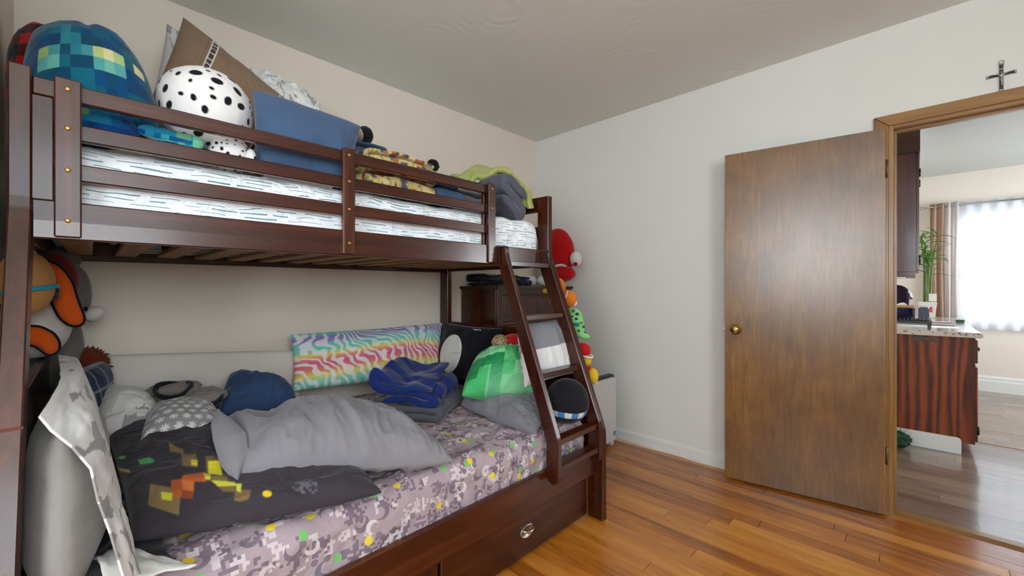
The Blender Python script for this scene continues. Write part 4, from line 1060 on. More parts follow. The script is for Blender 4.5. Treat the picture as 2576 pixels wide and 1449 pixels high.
folded('folded_tapestry', serp(0.155, 0.040, 5), 0.034, (-1.675, (ty0 + ty1) / 2 + 0.01, ZT + 0.020), (1, 0.05, 0), (0, 0.10, 1), (-0.02, 1, -0.02), ty1 - ty0 - 0.03, M_CC, 'folded yellow tapestry with red and navy motifs on the upper bunk', 'tapestry', 170, 6, 0.012, 8.0, p_tap, 0.05, lump=0.012)
j1 = atX(1112, 477, -1.66)
folded('folded_jeans', serp(0.17, 0.042, 3), 0.038, (-1.70, j1[1] - 0.005, ZT + 0.020), (1, 0, 0), (0, 0, 1), (0, 1, 0), 0.15, M_DENIM, 'folded jeans with a rounded end right of the tapestry', 'jeans', 40, 14, 0.008)
fz = atX(1090, 424, -1.88)
folded('grey_throw', serp(0.26, 0.045, 3), 0.038, (-1.80, j1[1] + 0.21, ZT + 0.021), (1, 0, 0), (0, 0.0, 1), (0, 1, -0.10), 0.26, fleece('grey_throw_cloth', (98, 100, 106)), 'thin grey throw folded beside the charcoal comforter', 'blanket', 50, 9, 0.010, 6, lump=0.02)
fo = empty('fluffy_toy', (-1.88, fz[1], ZT), 'small fluffy black and white toy behind the tapestry', 'plush toy')
blob('body', (-1.88, fz[1] + 0.02, ZT + 0.118), (0.055, 0.060, 0.118), fleece('white_fluff', (206, 208, 212)), fo, 3, 0.22, 6.0, 80, 50)
blob('head_tuft', (-1.87, fz[1] - 0.010, fz[2] + 0.012), (0.032, 0.034, 0.030), fleece('black_fluff', (12, 12, 14)), fo, 4, 0.28, 7.0, 80, 50)
# comforter and the lime blanket at the foot
M_COMF = fleece('charcoal_comforter_cloth', (84, 86, 98))
gc = atX(1288, 505, -1.64)
folded('grey_comforter', serp(0.15, 0.064, 3, -0.064), 0.056, (-1.72, gc[1] - 0.020, ZT + 0.118), (0.05, 0.80, -0.58), (0.0, 0.58, 0.80), (0.99, -0.05, 0), 0.26, M_COMF, 'thick charcoal comforter folded up at the foot of the upper bunk', 'comforter', 70, 12, 0.022, 8, None, 0.06)
LP = [atX(x, y, X_) for x, y, X_ in ((1172, 448, -1.84), (1184, 434, -1.83), (1210, 427, -1.82), (1236, 416, -1.80), (1268, 427, -1.76), (1296, 454, -1.70), (1312, 482, -1.67), (1322, 518, -1.65))]
_lt = np.linspace(0, 1, len(LP)); _ly = [p[1] for p in LP]; _lz = [p[2] for p in LP]; _lx = [p[0] for p in LP]
def lime(u, v):
    y = np.interp(u, _lt, _ly) + 0.010 * np.sin(v * 9); z = np.interp(u, _lt, _lz) - 0.10 * np.clip(v - 0.45, 0, 1) ** 1.5 * (1 - 0.4 * u)
    z = z + 0.012 * np.sin(u * 16 + v * 6) * (1 - 0.5 * u) + 0.014 * fbm(st2(u * 6, v * 6), 5)
    x = np.interp(u, _lt, _lx) - 0.17 + 0.22 * v + 0.015 * fbm(st2(u * 5 + 9, v * 5), 8)
    return x, np.minimum(y, 1.822), z
sheet_cloth('lime_blanket', lime, 90, 60, 0.034, fleece('lime_fleece', (168, 174, 104)), 'lime green fleece blanket draped over the folded comforter', 'blanket')

# ---------------------------------------------------------------- lower bunk
ZB = 0.545
def px_of(P):
    d = P - _C; f = d @ _F; return 1288 + FPX * (d @ _R) / f, 724.5 - FPX * (d @ _U) / f
def inpoly(x, y, poly):
    r = np.zeros(x.shape, bool); n = len(poly)
    for i in range(n):
        x1, y1 = poly[i]; x2, y2 = poly[(i + 1) % n]
        c = ((y1 > y) != (y2 > y)) & (x < (x2 - x1) * (y - y1) / (y2 - y1 + 1e-9) + x1); r ^= c
    return r

# white foam bolster along the wall
M_FOAM = cloth('white_knit_foam', (206, 200, 192), 0.95, 160, 0.5, 0.2, 0.04)
pillow('foam_bolster', [atX(256, 1040, -2.42), atX(752, 1010, -2.42), atX(745, 882, -2.47), atX(250, 894, -2.47)], 0.11, M_FOAM, 'white knitted foam bolster standing against the wall', 'bolster', n=(90, 50), e=(-0.01, -0.02), puff=0.22, pw=6, wr=0.002, seed=3)
# rainbow zebra pillow
pillow('rainbow_pillow', [atX(736, 985, -2.30), atX(1100, 945, -2.30), atX(1113, 812, -2.44), atX(732, 842, -2.44)], 0.17, M_CC, 'pastel rainbow zebra striped pillow leaning on the wall', n=(300, 170), e=(0.025, 0.05), wr=0.006, wf=2.5, seed=5, cfun=p_zebra)

# plush pile at the head end
M_TAN = fleece('tan_plush', (176, 128, 74)); M_ORG = fleece('orange_plush', (204, 84, 22)); M_DRED = fleece('dark_red_plush', (104, 22, 18)); M_WPL = fleece('white_plush', (206, 200, 192)); M_BPL = fleece('black_plush', (16, 16, 20)); M_GPL = fleece('grey_plush', (112, 108, 104))
def px3(x, y, X): return atX(x, y, X)
# grey plush at the back with a pale tusk
e0 = empty('grey_plush', (-2.36, 0.0, 0.80), 'grey plush animal with a pale tusk at the head of the lower bunk', 'plush toy')
c = px3(168, 745, -2.38); blob('head', c, (0.10, 0.070, 0.14), M_GPL, e0, 4, 0.05)
c = px3(150, 640, -2.40); blob('ear', (c[0], c[1] - 0.005, c[2] - 0.02), (0.05, 0.065, 0.05), M_GPL, e0, 6, 0.08)
c = px3(150, 860, -2.38); blob('body', (c[0], c[1] - 0.005, c[2] - 0.03), (0.10, 0.075, 0.16), M_GPL, e0, 7, 0.05)
c = px3(214, 777, -2.275); blob('eye', (c[0] + 0.01, c[1] + 0.002, c[2]), (0.006, 0.006, 0.010), M_BPL, e0, 1, 0.0, 1, 16, 12)
t0, t1 = px3(222, 792, -2.33), px3(258, 782, -2.30)
tube('tusk', [t0 + (t1 - t0) * k / 5 + np.array([0, 0, 0.008 * (k / 5) ** 2]) for k in range(6)], [0.030, 0.030, 0.028, 0.025, 0.020, 0.008], M_WPL, e0, 14)
# orange and white striped fish plush
fs = empty('fish_plush', (-2.15, -0.03, 0.86), 'orange and white plush fish with black edged fins', 'plush toy')
c = px3(120, 790, -2.16); blob('body', (c[0], c[1] - 0.02, c[2]), (0.10, 0.085, 0.15), M_WPL, fs, 8, 0.04)
c = px3(125, 690, -2.15); blob('stripe', (c[0] - 0.01, c[1], c[2] - 0.02), (0.095, 0.075, 0.10), M_DRED, fs, 9, 0.04)
def fin(nm, outline, X, th, mat, edge, parent):
    P = [px3(x, y, X) for x, y in outline]; ctr = sum(P) / len(P); n1 = len(P); V = []; rings = (1.0, 0.93, 0.8, 0.55, 0.25, 0.02)
    for sd in (1, -1):
        for k, r in enumerate(rings):
            hgt = th * math.sqrt(max(0, 1 - r * r)) + (0.003 if r < 1 else 0)
            for p in P: V.append(ctr + (p - ctr) * r + np.array([sd * hgt, 0, 0]))
    Fc = []; nr = len(rings)
    for sd in (0, 1):
        o_ = sd * nr * n1
        for k in range(nr - 1):
            for j in range(n1):
                q = [o_ + k * n1 + j, o_ + k * n1 + (j + 1) % n1, o_ + (k + 1) * n1 + (j + 1) % n1, o_ + (k + 1) * n1 + j]; Fc.append(q if sd else q[::-1])
    ob = mesh(nm, V, Fc, mat, parent, True)
    bm = bmesh.new(); bm.from_mesh(ob.data); bmesh.ops.recalc_face_normals(bm, faces=bm.faces); bm.to_mesh(ob.data); bm.free()
    tube('fin_edge', P, 0.0055, edge, ob, 8, True)
def smoothloop(pts, n=40):
    P = np.array(pts + pts[:1], float); s = np.concatenate([[0], np.cumsum(np.linalg.norm(np.diff(P, axis=0), axis=1))]); t = np.linspace(0, s[-1], n, endpoint=False)
    Q = np.stack([np.interp(t, s, P[:, 0]), np.interp(t, s, P[:, 1])], 1)
    for _ in range(2): Q = (np.roll(Q, 1, 0) + 2 * Q + np.roll(Q, -1, 0)) / 4
    return [tuple(q) for q in Q]
fin('fin', smoothloop([(112, 652), (150, 668), (180, 706), (196, 760), (216, 808), (206, 820), (178, 822), (150, 800), (132, 762), (120, 716)]), -2.04, 0.020, M_ORG, M_BPL, fs)
fin('fin', smoothloop([(60, 820), (100, 822), (134, 838), (150, 862), (148, 884), (124, 896), (104, 880), (86, 868), (60, 866)]), -2.02, 0.020, M_ORG, M_BPL, fs)
# tan ball plush with a blue band
tb = empty('tan_plush', (-1.92, -0.09, 1.0), 'tan round plush with a blue band wedged by the bed post', 'plush toy')
c = px3(80, 712, -1.93); blob('body', (c[0], c[1] - 0.012, c[2]), (0.055, 0.062, 0.098), M_TAN, tb, 3, 0.02)
tube('band', [np.array([c[0], c[1] - 0.012, c[2] - 0.022]) + np.array([0.0565 * math.cos(t), 0.0635 * math.sin(t), 0.013 * math.sin(t)]) for t in np.linspace(0, 2 * math.pi, 32, endpoint=False)], 0.0075, fleece('blue_band', (40, 150, 170)), tb, 8, True)
c = px3(130, 738, -1.96); blob('knot', c, (0.02, 0.018, 0.024), fleece('brown_knot', (62, 42, 36)), tb, 5, 0.15)
# navy plaid cushion and yarn doll
def p_nplaid(u, v):
    c = const(u, (26, 38, 66)); k = np.minimum(np.mod(u * 5, 1), np.mod(v * 5, 1))
    c = cmix(c, (np.abs(np.mod(u * 4.5, 1) - 0.5) < 0.05).astype(float) * 0.75, (138, 148, 168)); c = cmix(c, (np.abs(np.mod(v * 4.5, 1) - 0.5) < 0.045).astype(float) * 0.75, (138, 148, 168)); return c
pillow('navy_plaid_cushion', [A(-1.98, -0.045, 0.565), A(-2.36, 0.050, 0.565), A(-2.36, 0.040, 0.905), A(-1.98, -0.050, 0.905)], 0.11, M_CC, 'navy cushion with thin white plaid lines at the head of the lower bunk', n=(150, 120), wr=0.006, seed=9, cfun=p_nplaid, e=(-0.03, -0.03))
yd = empty('yarn_doll', (-2.42, 0.03, 0.80), 'yarn haired doll in yellow tucked beside the foam bolster', 'doll')
c = px3(222, 915, -2.36); blob('hair', (c[0], c[1], c[2]), (0.05, 0.055, 0.055), fleece('auburn_yarn', (104, 40, 22)), yd, 3, 0.5, 10, 80, 50)
c = px3(236, 960, -2.36); blob('body', (c[0], c[1] - 0.005, c[2] - 0.06), (0.035, 0.035, 0.10), fleece('yellow_doll_cloth', (206, 150, 40)), yd, 4, 0.08)
c = px3(214, 962, -2.37); blob('head', (c[0], c[1], c[2] + 0.01), (0.04, 0.04, 0.045), fleece('doll_face', (210, 160, 130)), yd, 4, 0.03)

# pale pillows behind the dark one
def p_snow(u, v):
    c = const(u, (140, 140, 140)); i = np.floor(v * 9); fu = np.mod(u * 7 + 0.5 * np.mod(i, 2), 1) - 0.5; fv = np.mod(v * 9, 1) - 0.5
    r = np.sqrt(fu ** 2 + fv ** 2); a = np.arctan2(fv, fu); return cmix(c, (r < 0.30 + 0.10 * np.cos(a * 8)).astype(float) * (0.6 + 0.4 * (vnoise(st2(u * 160, v * 160), 2) > -0.3)), (212, 212, 212))
pillow('damask_pillow', [atX(232, 1090, -1.98), atX(400, 1085, -1.96), atX(372, 1000, -2.24), atX(248, 985, -2.24)], 0.15, M_CC, 'white damask pillow lying flat below the foam bolster', n=(170, 120), wr=0.010, seed=31, cfun=p_damask((204, 203, 200), (140, 140, 142), 3.6, 12, 0.2), e=(-0.02, -0.04))
pillow('snowflake_pillow', [atX(352, 1110, -1.80), atX(575, 1110, -1.80), atX(530, 1035, -2.06), atX(378, 1030, -2.08)], 0.17, M_CC, 'grey pillow with white snowflake print between pale and grey pillows', n=(240, 150), wr=0.007, seed=33, cfun=p_snow, e=(-0.03, -0.05))
# grey fleece garment with black binding
gf = empty('fleece_garment', (-2.1, 0.3, 0.80), 'grey fleece garment with black binding on the snowflake pillow', 'garment')
M_GFL = fleece('mottled_grey_fleece', (120, 112, 106))
ring = [px3(x, y, X) for x, y, X in ((388, 985, -2.10), (396, 968, -2.13), (425, 964, -2.15), (460, 968, -2.15), (482, 962, -2.13), (478, 978, -2.08), (455, 996, -2.03), (430, 1002, -2.02), (400, 998, -2.05))]
rs_ = [np.array(q) for q in ring]; sm = []
for i in range(len(rs_)):
    for k in range(4): t = k / 4; sm.append(rs_[i] * (1 - t) + rs_[(i + 1) % len(rs_)] * t)
for _ in range(2): sm = [(sm[i - 1] + 2 * sm[i] + sm[(i + 1) % len(sm)]) / 4 for i in range(len(sm))]
tube('binding', sm, 0.0105, M_BPL, gf, 10, True)
c = px3(440, 975, -2.14); blob('hood', (c[0] - 0.02, c[1], c[2] - 0.008), (0.05, 0.095, 0.030), M_GFL, gf, 4, 0.12, 3)
c = px3(515, 992, -2.06); blob('body', (c[0], c[1] - 0.01, c[2] - 0.006), (0.075, 0.085, 0.036), M_GFL, gf, 8, 0.14, 3.5, 60, 40)
tube('binding', [px3(x, y, X) for x, y, X in ((478, 1006, -1.99), (505, 1020, -1.97), (530, 1022, -1.97), (552, 1008, -1.99), (560, 990, -2.02))], 0.011, M_BPL, gf, 10)
# navy pillow
pillow('navy_pillow', [atX(548, 1050, -2.02), atX(748, 1020, -2.02), atX(712, 968, -2.20), atX(576, 946, -2.24)], 0.19, cloth('navy_cotton', (40, 62, 96), 0.92, 500, 0.2, 0.2, 0.1), 'navy blue pillow in front of the foam bolster', n=(70, 56), e=(-0.05, -0.05), wr=0.012, wf=3.5, seed=36)

# dark pillow with a pixel torch print
PRN = [((126, 106, 70), [(378, 1217), (456, 1231), (450, 1297), (372, 1271)]), ((198, 200, 60), [(405, 1237), (434, 1240), (432, 1260), (407, 1256)]),
       ((168, 84, 42), [(430, 1208), (458, 1204), (458, 1230), (430, 1232)]), ((196, 112, 58), [(458, 1204), (488, 1212), (488, 1236), (458, 1232)]), ((178, 90, 44), [(458, 1232), (432, 1232), (436, 1254), (458, 1250)]), ((140, 68, 36), [(458, 1232), (488, 1236), (484, 1256), (456, 1252)]), ((176, 88, 44), [(458, 1196), (518, 1187), (520, 1212), (488, 1212), (458, 1204)]),
       ((122, 102, 66), [(424, 1110), (440, 1122), (462, 1130), (462, 1142), (428, 1136)]), ((122, 102, 66), [(456, 1142), (494, 1142), (496, 1176), (458, 1172)]), ((204, 196, 50), [(480, 1156), (497, 1156), (497, 1172), (481, 1170)]),
       ((118, 100, 60), [(516, 1146), (548, 1148), (560, 1195), (520, 1192)]), ((216, 206, 44), [(523, 1160), (553, 1158), (560, 1196), (524, 1192)]), ((206, 200, 56), [(512, 1190), (530, 1194), (530, 1208), (516, 1206)]), ((118, 98, 58), [(528, 1196), (570, 1198), (576, 1212), (534, 1210)]), ((186, 190, 62), [(530, 1208), (590, 1212), (596, 1222), (548, 1224)]), ((112, 92, 56), [(548, 1224), (592, 1222), (590, 1238), (560, 1236)]), ((116, 96, 60), [(592, 1232), (632, 1232), (626, 1256), (602, 1262), (588, 1258)]), ((180, 188, 66), [(594, 1216), (608, 1216), (606, 1240), (594, 1234)]),
       ((78, 170, 104), [(346, 1156), (376, 1150), (388, 1156), (386, 1164), (352, 1169)]), ((120, 196, 130), [(293, 1153), (304, 1147), (318, 1147), (312, 1155)]), ((196, 168, 44), [(283, 1174), (326, 1182), (328, 1190), (292, 1184)])]
def torch(P):
    X0, Y0 = px_of(P); return sum(torch1(P, X0 + a, Y0 + b) for a in (-1.3, 0, 1.3) for b in (-1.3, 0, 1.3)) / 9
def torch1(P, x, y):
    c = np.zeros((len(P), 3)) + np.array([56, 51, 58.0])
    for col, poly in PRN: c = np.where(inpoly(x, y, poly)[:, None], np.array([col], float), c)
    o_ = ((x - 672) / 12) ** 2 + ((y - 1242) / 9) ** 2 < 1; c = np.where(o_[:, None], np.array([[206, 178, 40.0]]), c)
    gx = np.floor(x / 7); gy = np.floor(y / 6); g = (((gx * 7 - 765) / 34) ** 2 + ((gy * 6 - 1222) / 18) ** 2 < 1) & (hsh(gx.astype(int), gy.astype(int), 3) > 0.45); c = np.where(g[:, None], np.array([[92, 90, 98.0]]), c)
    return c
pillow('torch_print_pillow', [atZ(336, 1358, 0.585), atZ(960, 1238, 0.575), atZ(800, 1085, 0.62), atZ(262, 1072, 0.70)], 0.10, M_CC, 'charcoal pillow with an orange and yellow pixel torch print', n=(330, 220), e=(0.02, -0.04), wr=0.010, wf=2.6, seed=41, c3=torch, puff=0.40, pw=3.0, front=0.66)
tag(sheet_cloth('black_blanket', lambda u, v: (-1.62 + 0.36 * u, -0.02 + 0.17 * v + 0.02 * np.sin(u * 6), ZB + 0.012 + 0.012 * fbm(st2(u * 4, v * 4), 3)), 40, 40, 0.012, fleece('black_blanket_cloth', (22, 20, 26)), 'black blanket edge showing under the torch print pillow', 'blanket'), None)

# large grey pillow in front, with an open hem
GPC = [atZ(598, 1196, 0.655), atZ(1140, 1160, 0.575), atZ(985, 1055, 0.62), atZ(556, 1062, 0.71)]
M_GCOT = cloth('grey_cotton', (128, 126, 132), 0.9, 600, 0.15, 0.15, 0.08, 0.5)
gp = empty('grey_pillow', (-1.6, 0.6, 0.62), 'large plain grey pillow lying in the middle of the lower bunk', 'pillow')
pillow('pillow_body', GPC, 0.185, M_GCOT, None, n=(130, 90), e=(0.0, -0.05), wr=0.013, wf=2.6, seed=44, parent=gp, puff=0.46, pw=2.5, front=0.75, wdir=(1.6, 0.7), disp=lambda P, u, v, s: P - np.array([0, 0, 1.0]) * (0.055 * np.exp(-((u + 0.66 - 0.1 * v) / 0.15) ** 2 - ((v - 0.45) / 0.45) ** 2) * (s == 0))[..., None])
hemA = [px3(x, y, X) for x, y, X in ((597, 1213, -1.40), (627, 1146, -1.43), (619, 1088, -1.50), (584, 1056, -1.60), (550, 1034, -1.69))]
hemB = [px3(x, y, X) for x, y, X in ((592, 1215, -1.40), (556, 1172, -1.44), (537, 1112, -1.52), (531, 1070, -1.60), (545, 1034, -1.69))]
def hemf(u, v):
    t = np.linspace(0, 1, 5); a = np.stack([np.interp(v, t, [p[k] for p in hemA]) for k in range(3)], -1); b = np.stack([np.interp(v, t, [p[k] for p in hemB]) for k in range(3)], -1)
    m_ = a * (1 - u)[..., None] + b * u[..., None]; return m_[..., 0] + 0.012 * np.sin(u * math.pi), m_[..., 1], m_[..., 2] + 0.008 * np.sin(u * math.pi)
hm = sheet_cloth('pillowcase_hem', hemf, 24, 40, 0.004, M_GCOT, None, None, gp)

# light grey pillow standing at the near end, half in a damask case
lp = empty('cased_pillow', (-1.6, -0.03, 0.545), 'light grey pillow standing by the near bed post, half inside a white damask case', 'pillow')
M_LG = cloth('light_grey_cotton', (140, 136, 132), 0.9, 500, 0.12, 0.15, 0.05, 0.3)
pillow('pillow_insert', [A(-1.225, -0.040, 0.545), A(-1.90, -0.025, 0.56), A(-1.86, -0.035, 0.90), A(-1.36, -0.042, 0.88)], 0.150, M_LG, None, n=(80, 70), e=(-0.06, -0.05), wr=0.004, seed=47, parent=lp, puff=0.5, pw=2.6)
HEM = [(98, 1048, -1.34), (128, 1085, -1.31), (180, 1125, -1.27), (228, 1180, -1.24), (246, 1260, -1.21), (276, 1340, -1.19), (312, 1460, -1.17)]
SIL = [(150, 918, -1.80), (205, 925, -1.78), (238, 1000, -1.68), (268, 1120, -1.55), (298, 1230, -1.44), (306, 1330, -1.38), (346, 1460, -1.30)]
def casef(u, v):
    t = np.linspace(0, 1, 7); a = np.stack([np.interp(v, t, [px3(*p)[k] for p in HEM]) for k in range(3)], -1); b = np.stack([np.interp(v, t, [px3(*p)[k] for p in SIL]) for k in range(3)], -1)
    uu = np.clip(u * 1.6, 0, 1); back = np.clip((u - 0.625) / 0.375, 0, 1)
    m_ = a * (1 - uu)[..., None] + b * uu[..., None]
    w = 0.012 * np.sin(uu * math.pi) + 0.008 * fbm(st2(u * 6, v * 7), 3) * np.sin(uu * math.pi)
    return m_[..., 0] + w - 0.45 * back, m_[..., 1] + w * 1.2 - 0.02 * back, m_[..., 2] + w - 0.02 * back ** 2
dmm = MB('damask_case_cloth'); _at = dmm.node('ShaderNodeAttribute'); _at.attribute_name = 'Col'
cs = sheet_cloth('pillowcase', casef, 120, 150, 0.004, M_CC, None, None, lp)
_u, _v = np.meshgrid(np.linspace(0, 1, 120), np.linspace(0, 1, 150), indexing='ij'); _c = p_damask((222, 221, 219), (146, 144, 144), 4.6, 17, 0.20)(_u * 0.9, _v * 1.3).reshape(-1, 3)
_a = cs.data.color_attributes.new('Col', 'FLOAT_COLOR', 'POINT'); _k = np.ones((len(_c) * 2, 4)); _k[:, :3] = lin(np.concatenate([_c, _c])); _a.data.foreach_set('color', _k.ravel())
def tuck(u, v):
    return -1.40 + 0.20 * u + 0.01 * np.sin(v * 8), 0.005 + 0.15 * v * (0.4 + 0.6 * u) + 0.02 * u, 0.560 + 0.030 * np.sin(u * 3) * (1 - v) + 0.008 * fbm(st2(u * 5, v * 5), 4)
sheet_cloth('pillowcase_corner', tuck, 30, 30, 0.004, cloth('white_case_cotton', (206, 205, 202)), None, None, lp)

# folded navy and grey blankets
nb = atZ(1055, 1010, 0.62)
nbx, nby = -1.90, 1.235
folded('grey_blanket', serp(0.24, 0.036, 2), 0.034, (nbx + 0.04, nby + 0.01, ZB + 0.020), (0.80, 0.60, 0), (0, 0, 1), (-0.60, 0.80, 0), 0.36, fleece('slate_blanket_cloth', (86, 88, 98)), 'slate grey blanket folded under the royal blue one', 'blanket', 60, 51, 0.014, 7, lump=0.02)
folded('blue_blanket', serp(0.24, 0.058, 3), 0.048, (nbx, nby - 0.012, ZB + 0.090), (0.80, 0.60, -0.08), (0, 0, 1), (-0.60, 0.80, 0.02), 0.36, cloth('royal_blue_cloth', (22, 42, 106), 0.9, 500, 0.2, 0.25, 0.08), 'royal blue blanket folded in a loose pile before the rainbow pillow', 'blanket', 80, 53, 0.030, 6, lump=0.07)

# black cushion with a plain white patch in the corner
bk = empty('black_cushion', (-2.1, 1.75, 0.62), 'black cushion with a rounded white patch by the foot board', 'cushion')
BKC = [A(-2.44, 1.70, 0.60), A(-1.86, 1.70, 0.60), A(-1.80, 1.765, 0.955), A(-2.40, 1.765, 0.955)]
pillow('cushion_body', BKC, 0.11, fleece('black_velour', (18, 18, 24)), None, n=(70, 56), seed=57, parent=bk, wr=0.005)
def patch(u, v):
    a = u * 2 * math.pi; r = v; x = -2.205 + 0.118 * r * np.cos(a) ; z = 0.765 + 0.125 * r * np.sin(a) + 0.02 * r * np.cos(a)
    return x, 1.727 + (z - 0.765) * 0.18 - 0.064 * np.clip(1 - ((x + 2.12) / 0.32) ** 2, 0, 1) ** 0.45 * np.clip(1 - ((z - 0.777) / 0.185) ** 2, 0, 1) ** 0.4, z
sheet_cloth('patch', patch, 41, 10, 0.004, fleece('white_velour', (214, 212, 208)), None, None, bk)
tl_ = atY(1200, 833, 1.74); box('fabric_tag', tl_[0] - 0.03, tl_[0] + 0.045, 1.733, 1.735, tl_[2] - 0.016, tl_[2] + 0.012, plain('white_tag', (220, 220, 220), 0.8), bk)
tl_ = atY(1170, 829, 1.74); box('fabric_tag', tl_[0] - 0.03, tl_[0] + 0.03, 1.733, 1.735, tl_[2] - 0.010, tl_[2] + 0.012, plain('blue_tag', (22, 40, 130), 0.8), bk)

# grey pillow near the ladder
pillow('charcoal_pillow', [atZ(1345, 1092, 0.565), atZ(1385, 1010, 0.59), atZ(1190, 985, 0.60), atZ(1160, 1018, 0.575)], 0.09, cloth('pewter_satin', (124, 122, 130), 0.6, 600, 0.1, 0.2, 0.06), 'pewter grey pillow lying under the green cushion', n=(90, 70), e=(-0.02, -0.02), wr=0.012, wf=3.5, seed=61, front=0.74)
# green pixel cushion
GP = [(40, 150, 84), (52, 166, 92), (90, 186, 116), (130, 206, 148), (28, 128, 72), (70, 176, 104)]
gq = [atX(1162, 996, -1.62), atX(1345, 985, -1.44), atX(1332, 878, -1.56), atX(1206, 888, -1.76)]
pillow('green_cushion', gq, 0.25, M_CC, 'green pixel print cushion propped behind the ladder', n=(150, 120), e=(-0.09, -0.09), wr=0.014, wf=3.0, seed=63, cfun=lambda u, v: cmix(p_pixel(GP, 6, 5, 8)(u, v), np.clip((0.5 - v) * 1.4, 0, 0.55) * (u > 0.3), (160, 212, 172)), front=0.5, puff=0.5, pw=2.0)
# red printed fabric on top
rd_ = atX(1270, 858, -1.66)
rp = empty('printed_plush', (rd_[0], rd_[1], rd_[2] - 0.05), 'red and tan printed soft toy lying on the green cushion', 'plush toy')
blob('body', rd_ + A(0.02, 0.05, 0), (0.06, 0.075, 0.038), fleece('red_toy_cloth', (190, 26, 30)), rp, 3, 0.10)
def tanp(d): return np.where((np.abs(vnoise(d * 5.2, 4)) < 0.09)[:, None], np.array([[46, 38, 30.0]]), np.array([[168, 142, 104.0]]))
blob('head', rd_ + A(-0.01, -0.025, -0.004), (0.052, 0.050, 0.042), M_PLUSH, rp, 5, 0.06, 2, 110, 80, None, tanp)
# grey and white pillow leaning at the ladder
def p_two(u, v): return np.where((v > 0.53 + 0.02 * (u - 0.5))[..., None], np.array([126, 128, 134.0]), np.array([212, 212, 212.0]))
def p_chk(u, v):
    c = const(u, (206, 206, 208)); c = cmix(c, (np.abs(np.mod(v * 3, 1) - 0.5) < 0.16).astype(float) * 0.8, (128, 128, 138)); return cmix(c, (np.abs(np.mod(v * 3, 1) - 0.9) < 0.06).astype(float) * 0.8, (206, 96, 84))
pillow('two_tone_pillow', [atX(1320, 975, -1.36), atX(1458, 935, -1.31), atX(1410, 800, -1.42), atX(1299, 815, -1.44)], 0.10, M_CC, 'grey and white two tone pillow behind the ladder rungs', n=(120, 100), e=(0.02, 0.05), wr=0.007, wf=2.4, seed=66, cfun=p_two, backup=p_chk, wdir=(1.8, 0.6))
# black ball plush with a checked band
def ballc(d):
    z = d[:, 2] + 0.10 * d[:, 0]; a = np.arctan2(d[:, 1], d[:, 0]); i = np.floor(a / (math.pi / 9)).astype(int) % 2
    b = (z > -0.50) & (z < -0.22); c = np.where(i[:, None] == 0, np.array([[62, 122, 184.0]]), np.array([[206, 206, 206.0]]))
    return np.where(b[:, None], c, np.array([[20, 20, 26.0]]))
tag(blob('ball_plush', (-1.212, 1.622, 0.652), (0.106, 0.106, 0.108), M_PLUSH, None, 2, 0.015, 1.5, 220, 160, None, ballc), 'round black plush with a blue and white checked band at the ladder foot', 'plush toy')

# ---------------------------------------------------------------- dresser and what stands on it
dr = empty('dresser', (-2.35, 2.49, 0), 'dark espresso chest of drawers in the corner behind the bunk bed', 'dresser')
DX0, DX1, DY0, DY1, DZ = -2.556, -2.145, 2.045, 2.925, 1.215
box('top', DX0, DX1 + 0.022, DY0 - 0.02, DY1 + 0.01, DZ - 0.024, DZ, M_BY, dr, 0.005, 2)
box('carcass', DX0, DX1 - 0.019, DY0, DY1, 0.06, DZ - 0.024, M_BZ, dr, 0.002)
box('front_stile', DX1 - 0.019, DX1, DY0, DY0 + 0.05, 0.0, DZ - 0.024, M_BZ, dr, 0.002); box('front_stile', DX1 - 0.019, DX1, DY1 - 0.05, DY1, 0.0, DZ - 0.024, M_BZ, dr, 0.002)
for k in range(2): box('foot', DX0, DX0 + 0.06, (DY0, DY1 - 0.06)[k], (DY0 + 0.06, DY1)[k], 0.0, 0.06, M_BZ, dr, 0.002)
zt = DZ - 0.024
for r_, (za, zb) in enumerate(((0.955, 1.145), (0.735, 0.925), (0.515, 0.705), (0.295, 0.485), (0.085, 0.265))):
    box('front_rail', DX1 - 0.019, DX1 - 0.002, DY0 + 0.05, DY1 - 0.05, zb + 0.006, zb + 0.026 if r_ else zt, M_BY, dr, 0.001)
    halves = ((DY0 + 0.054, DY1 - 0.054),)
    for (ya, yb) in halves:
        d_ = box('drawer', DX1 - 0.019, DX1 - 0.004, ya, yb, za, zb, M_BY, dr, 0.003)
        box('drawer_panel', DX1 - 0.004, DX1 - 0.0005, ya + 0.012, (ya + yb) / 2 - 0.006, za + 0.012, zb - 0.012, M_BY, d_, 0.002)
        box('drawer_panel', DX1 - 0.004, DX1 - 0.0005, (ya + yb) / 2 + 0.006, yb - 0.012, za + 0.012, zb - 0.012, M_BY, d_, 0.002)
        for yy in (ya + (yb - ya) * 0.24, ya + (yb - ya) * 0.76):
            lathe('drawer_knob', [(0.0, 0.026), (0.013, 0.024), (0.016, 0.018), (0.008, 0.010), (0.010, 0.0)], (DX1 - 0.0005, yy, (za + zb) / 2), (1, 0, 0), M_STEEL, d_, 16)
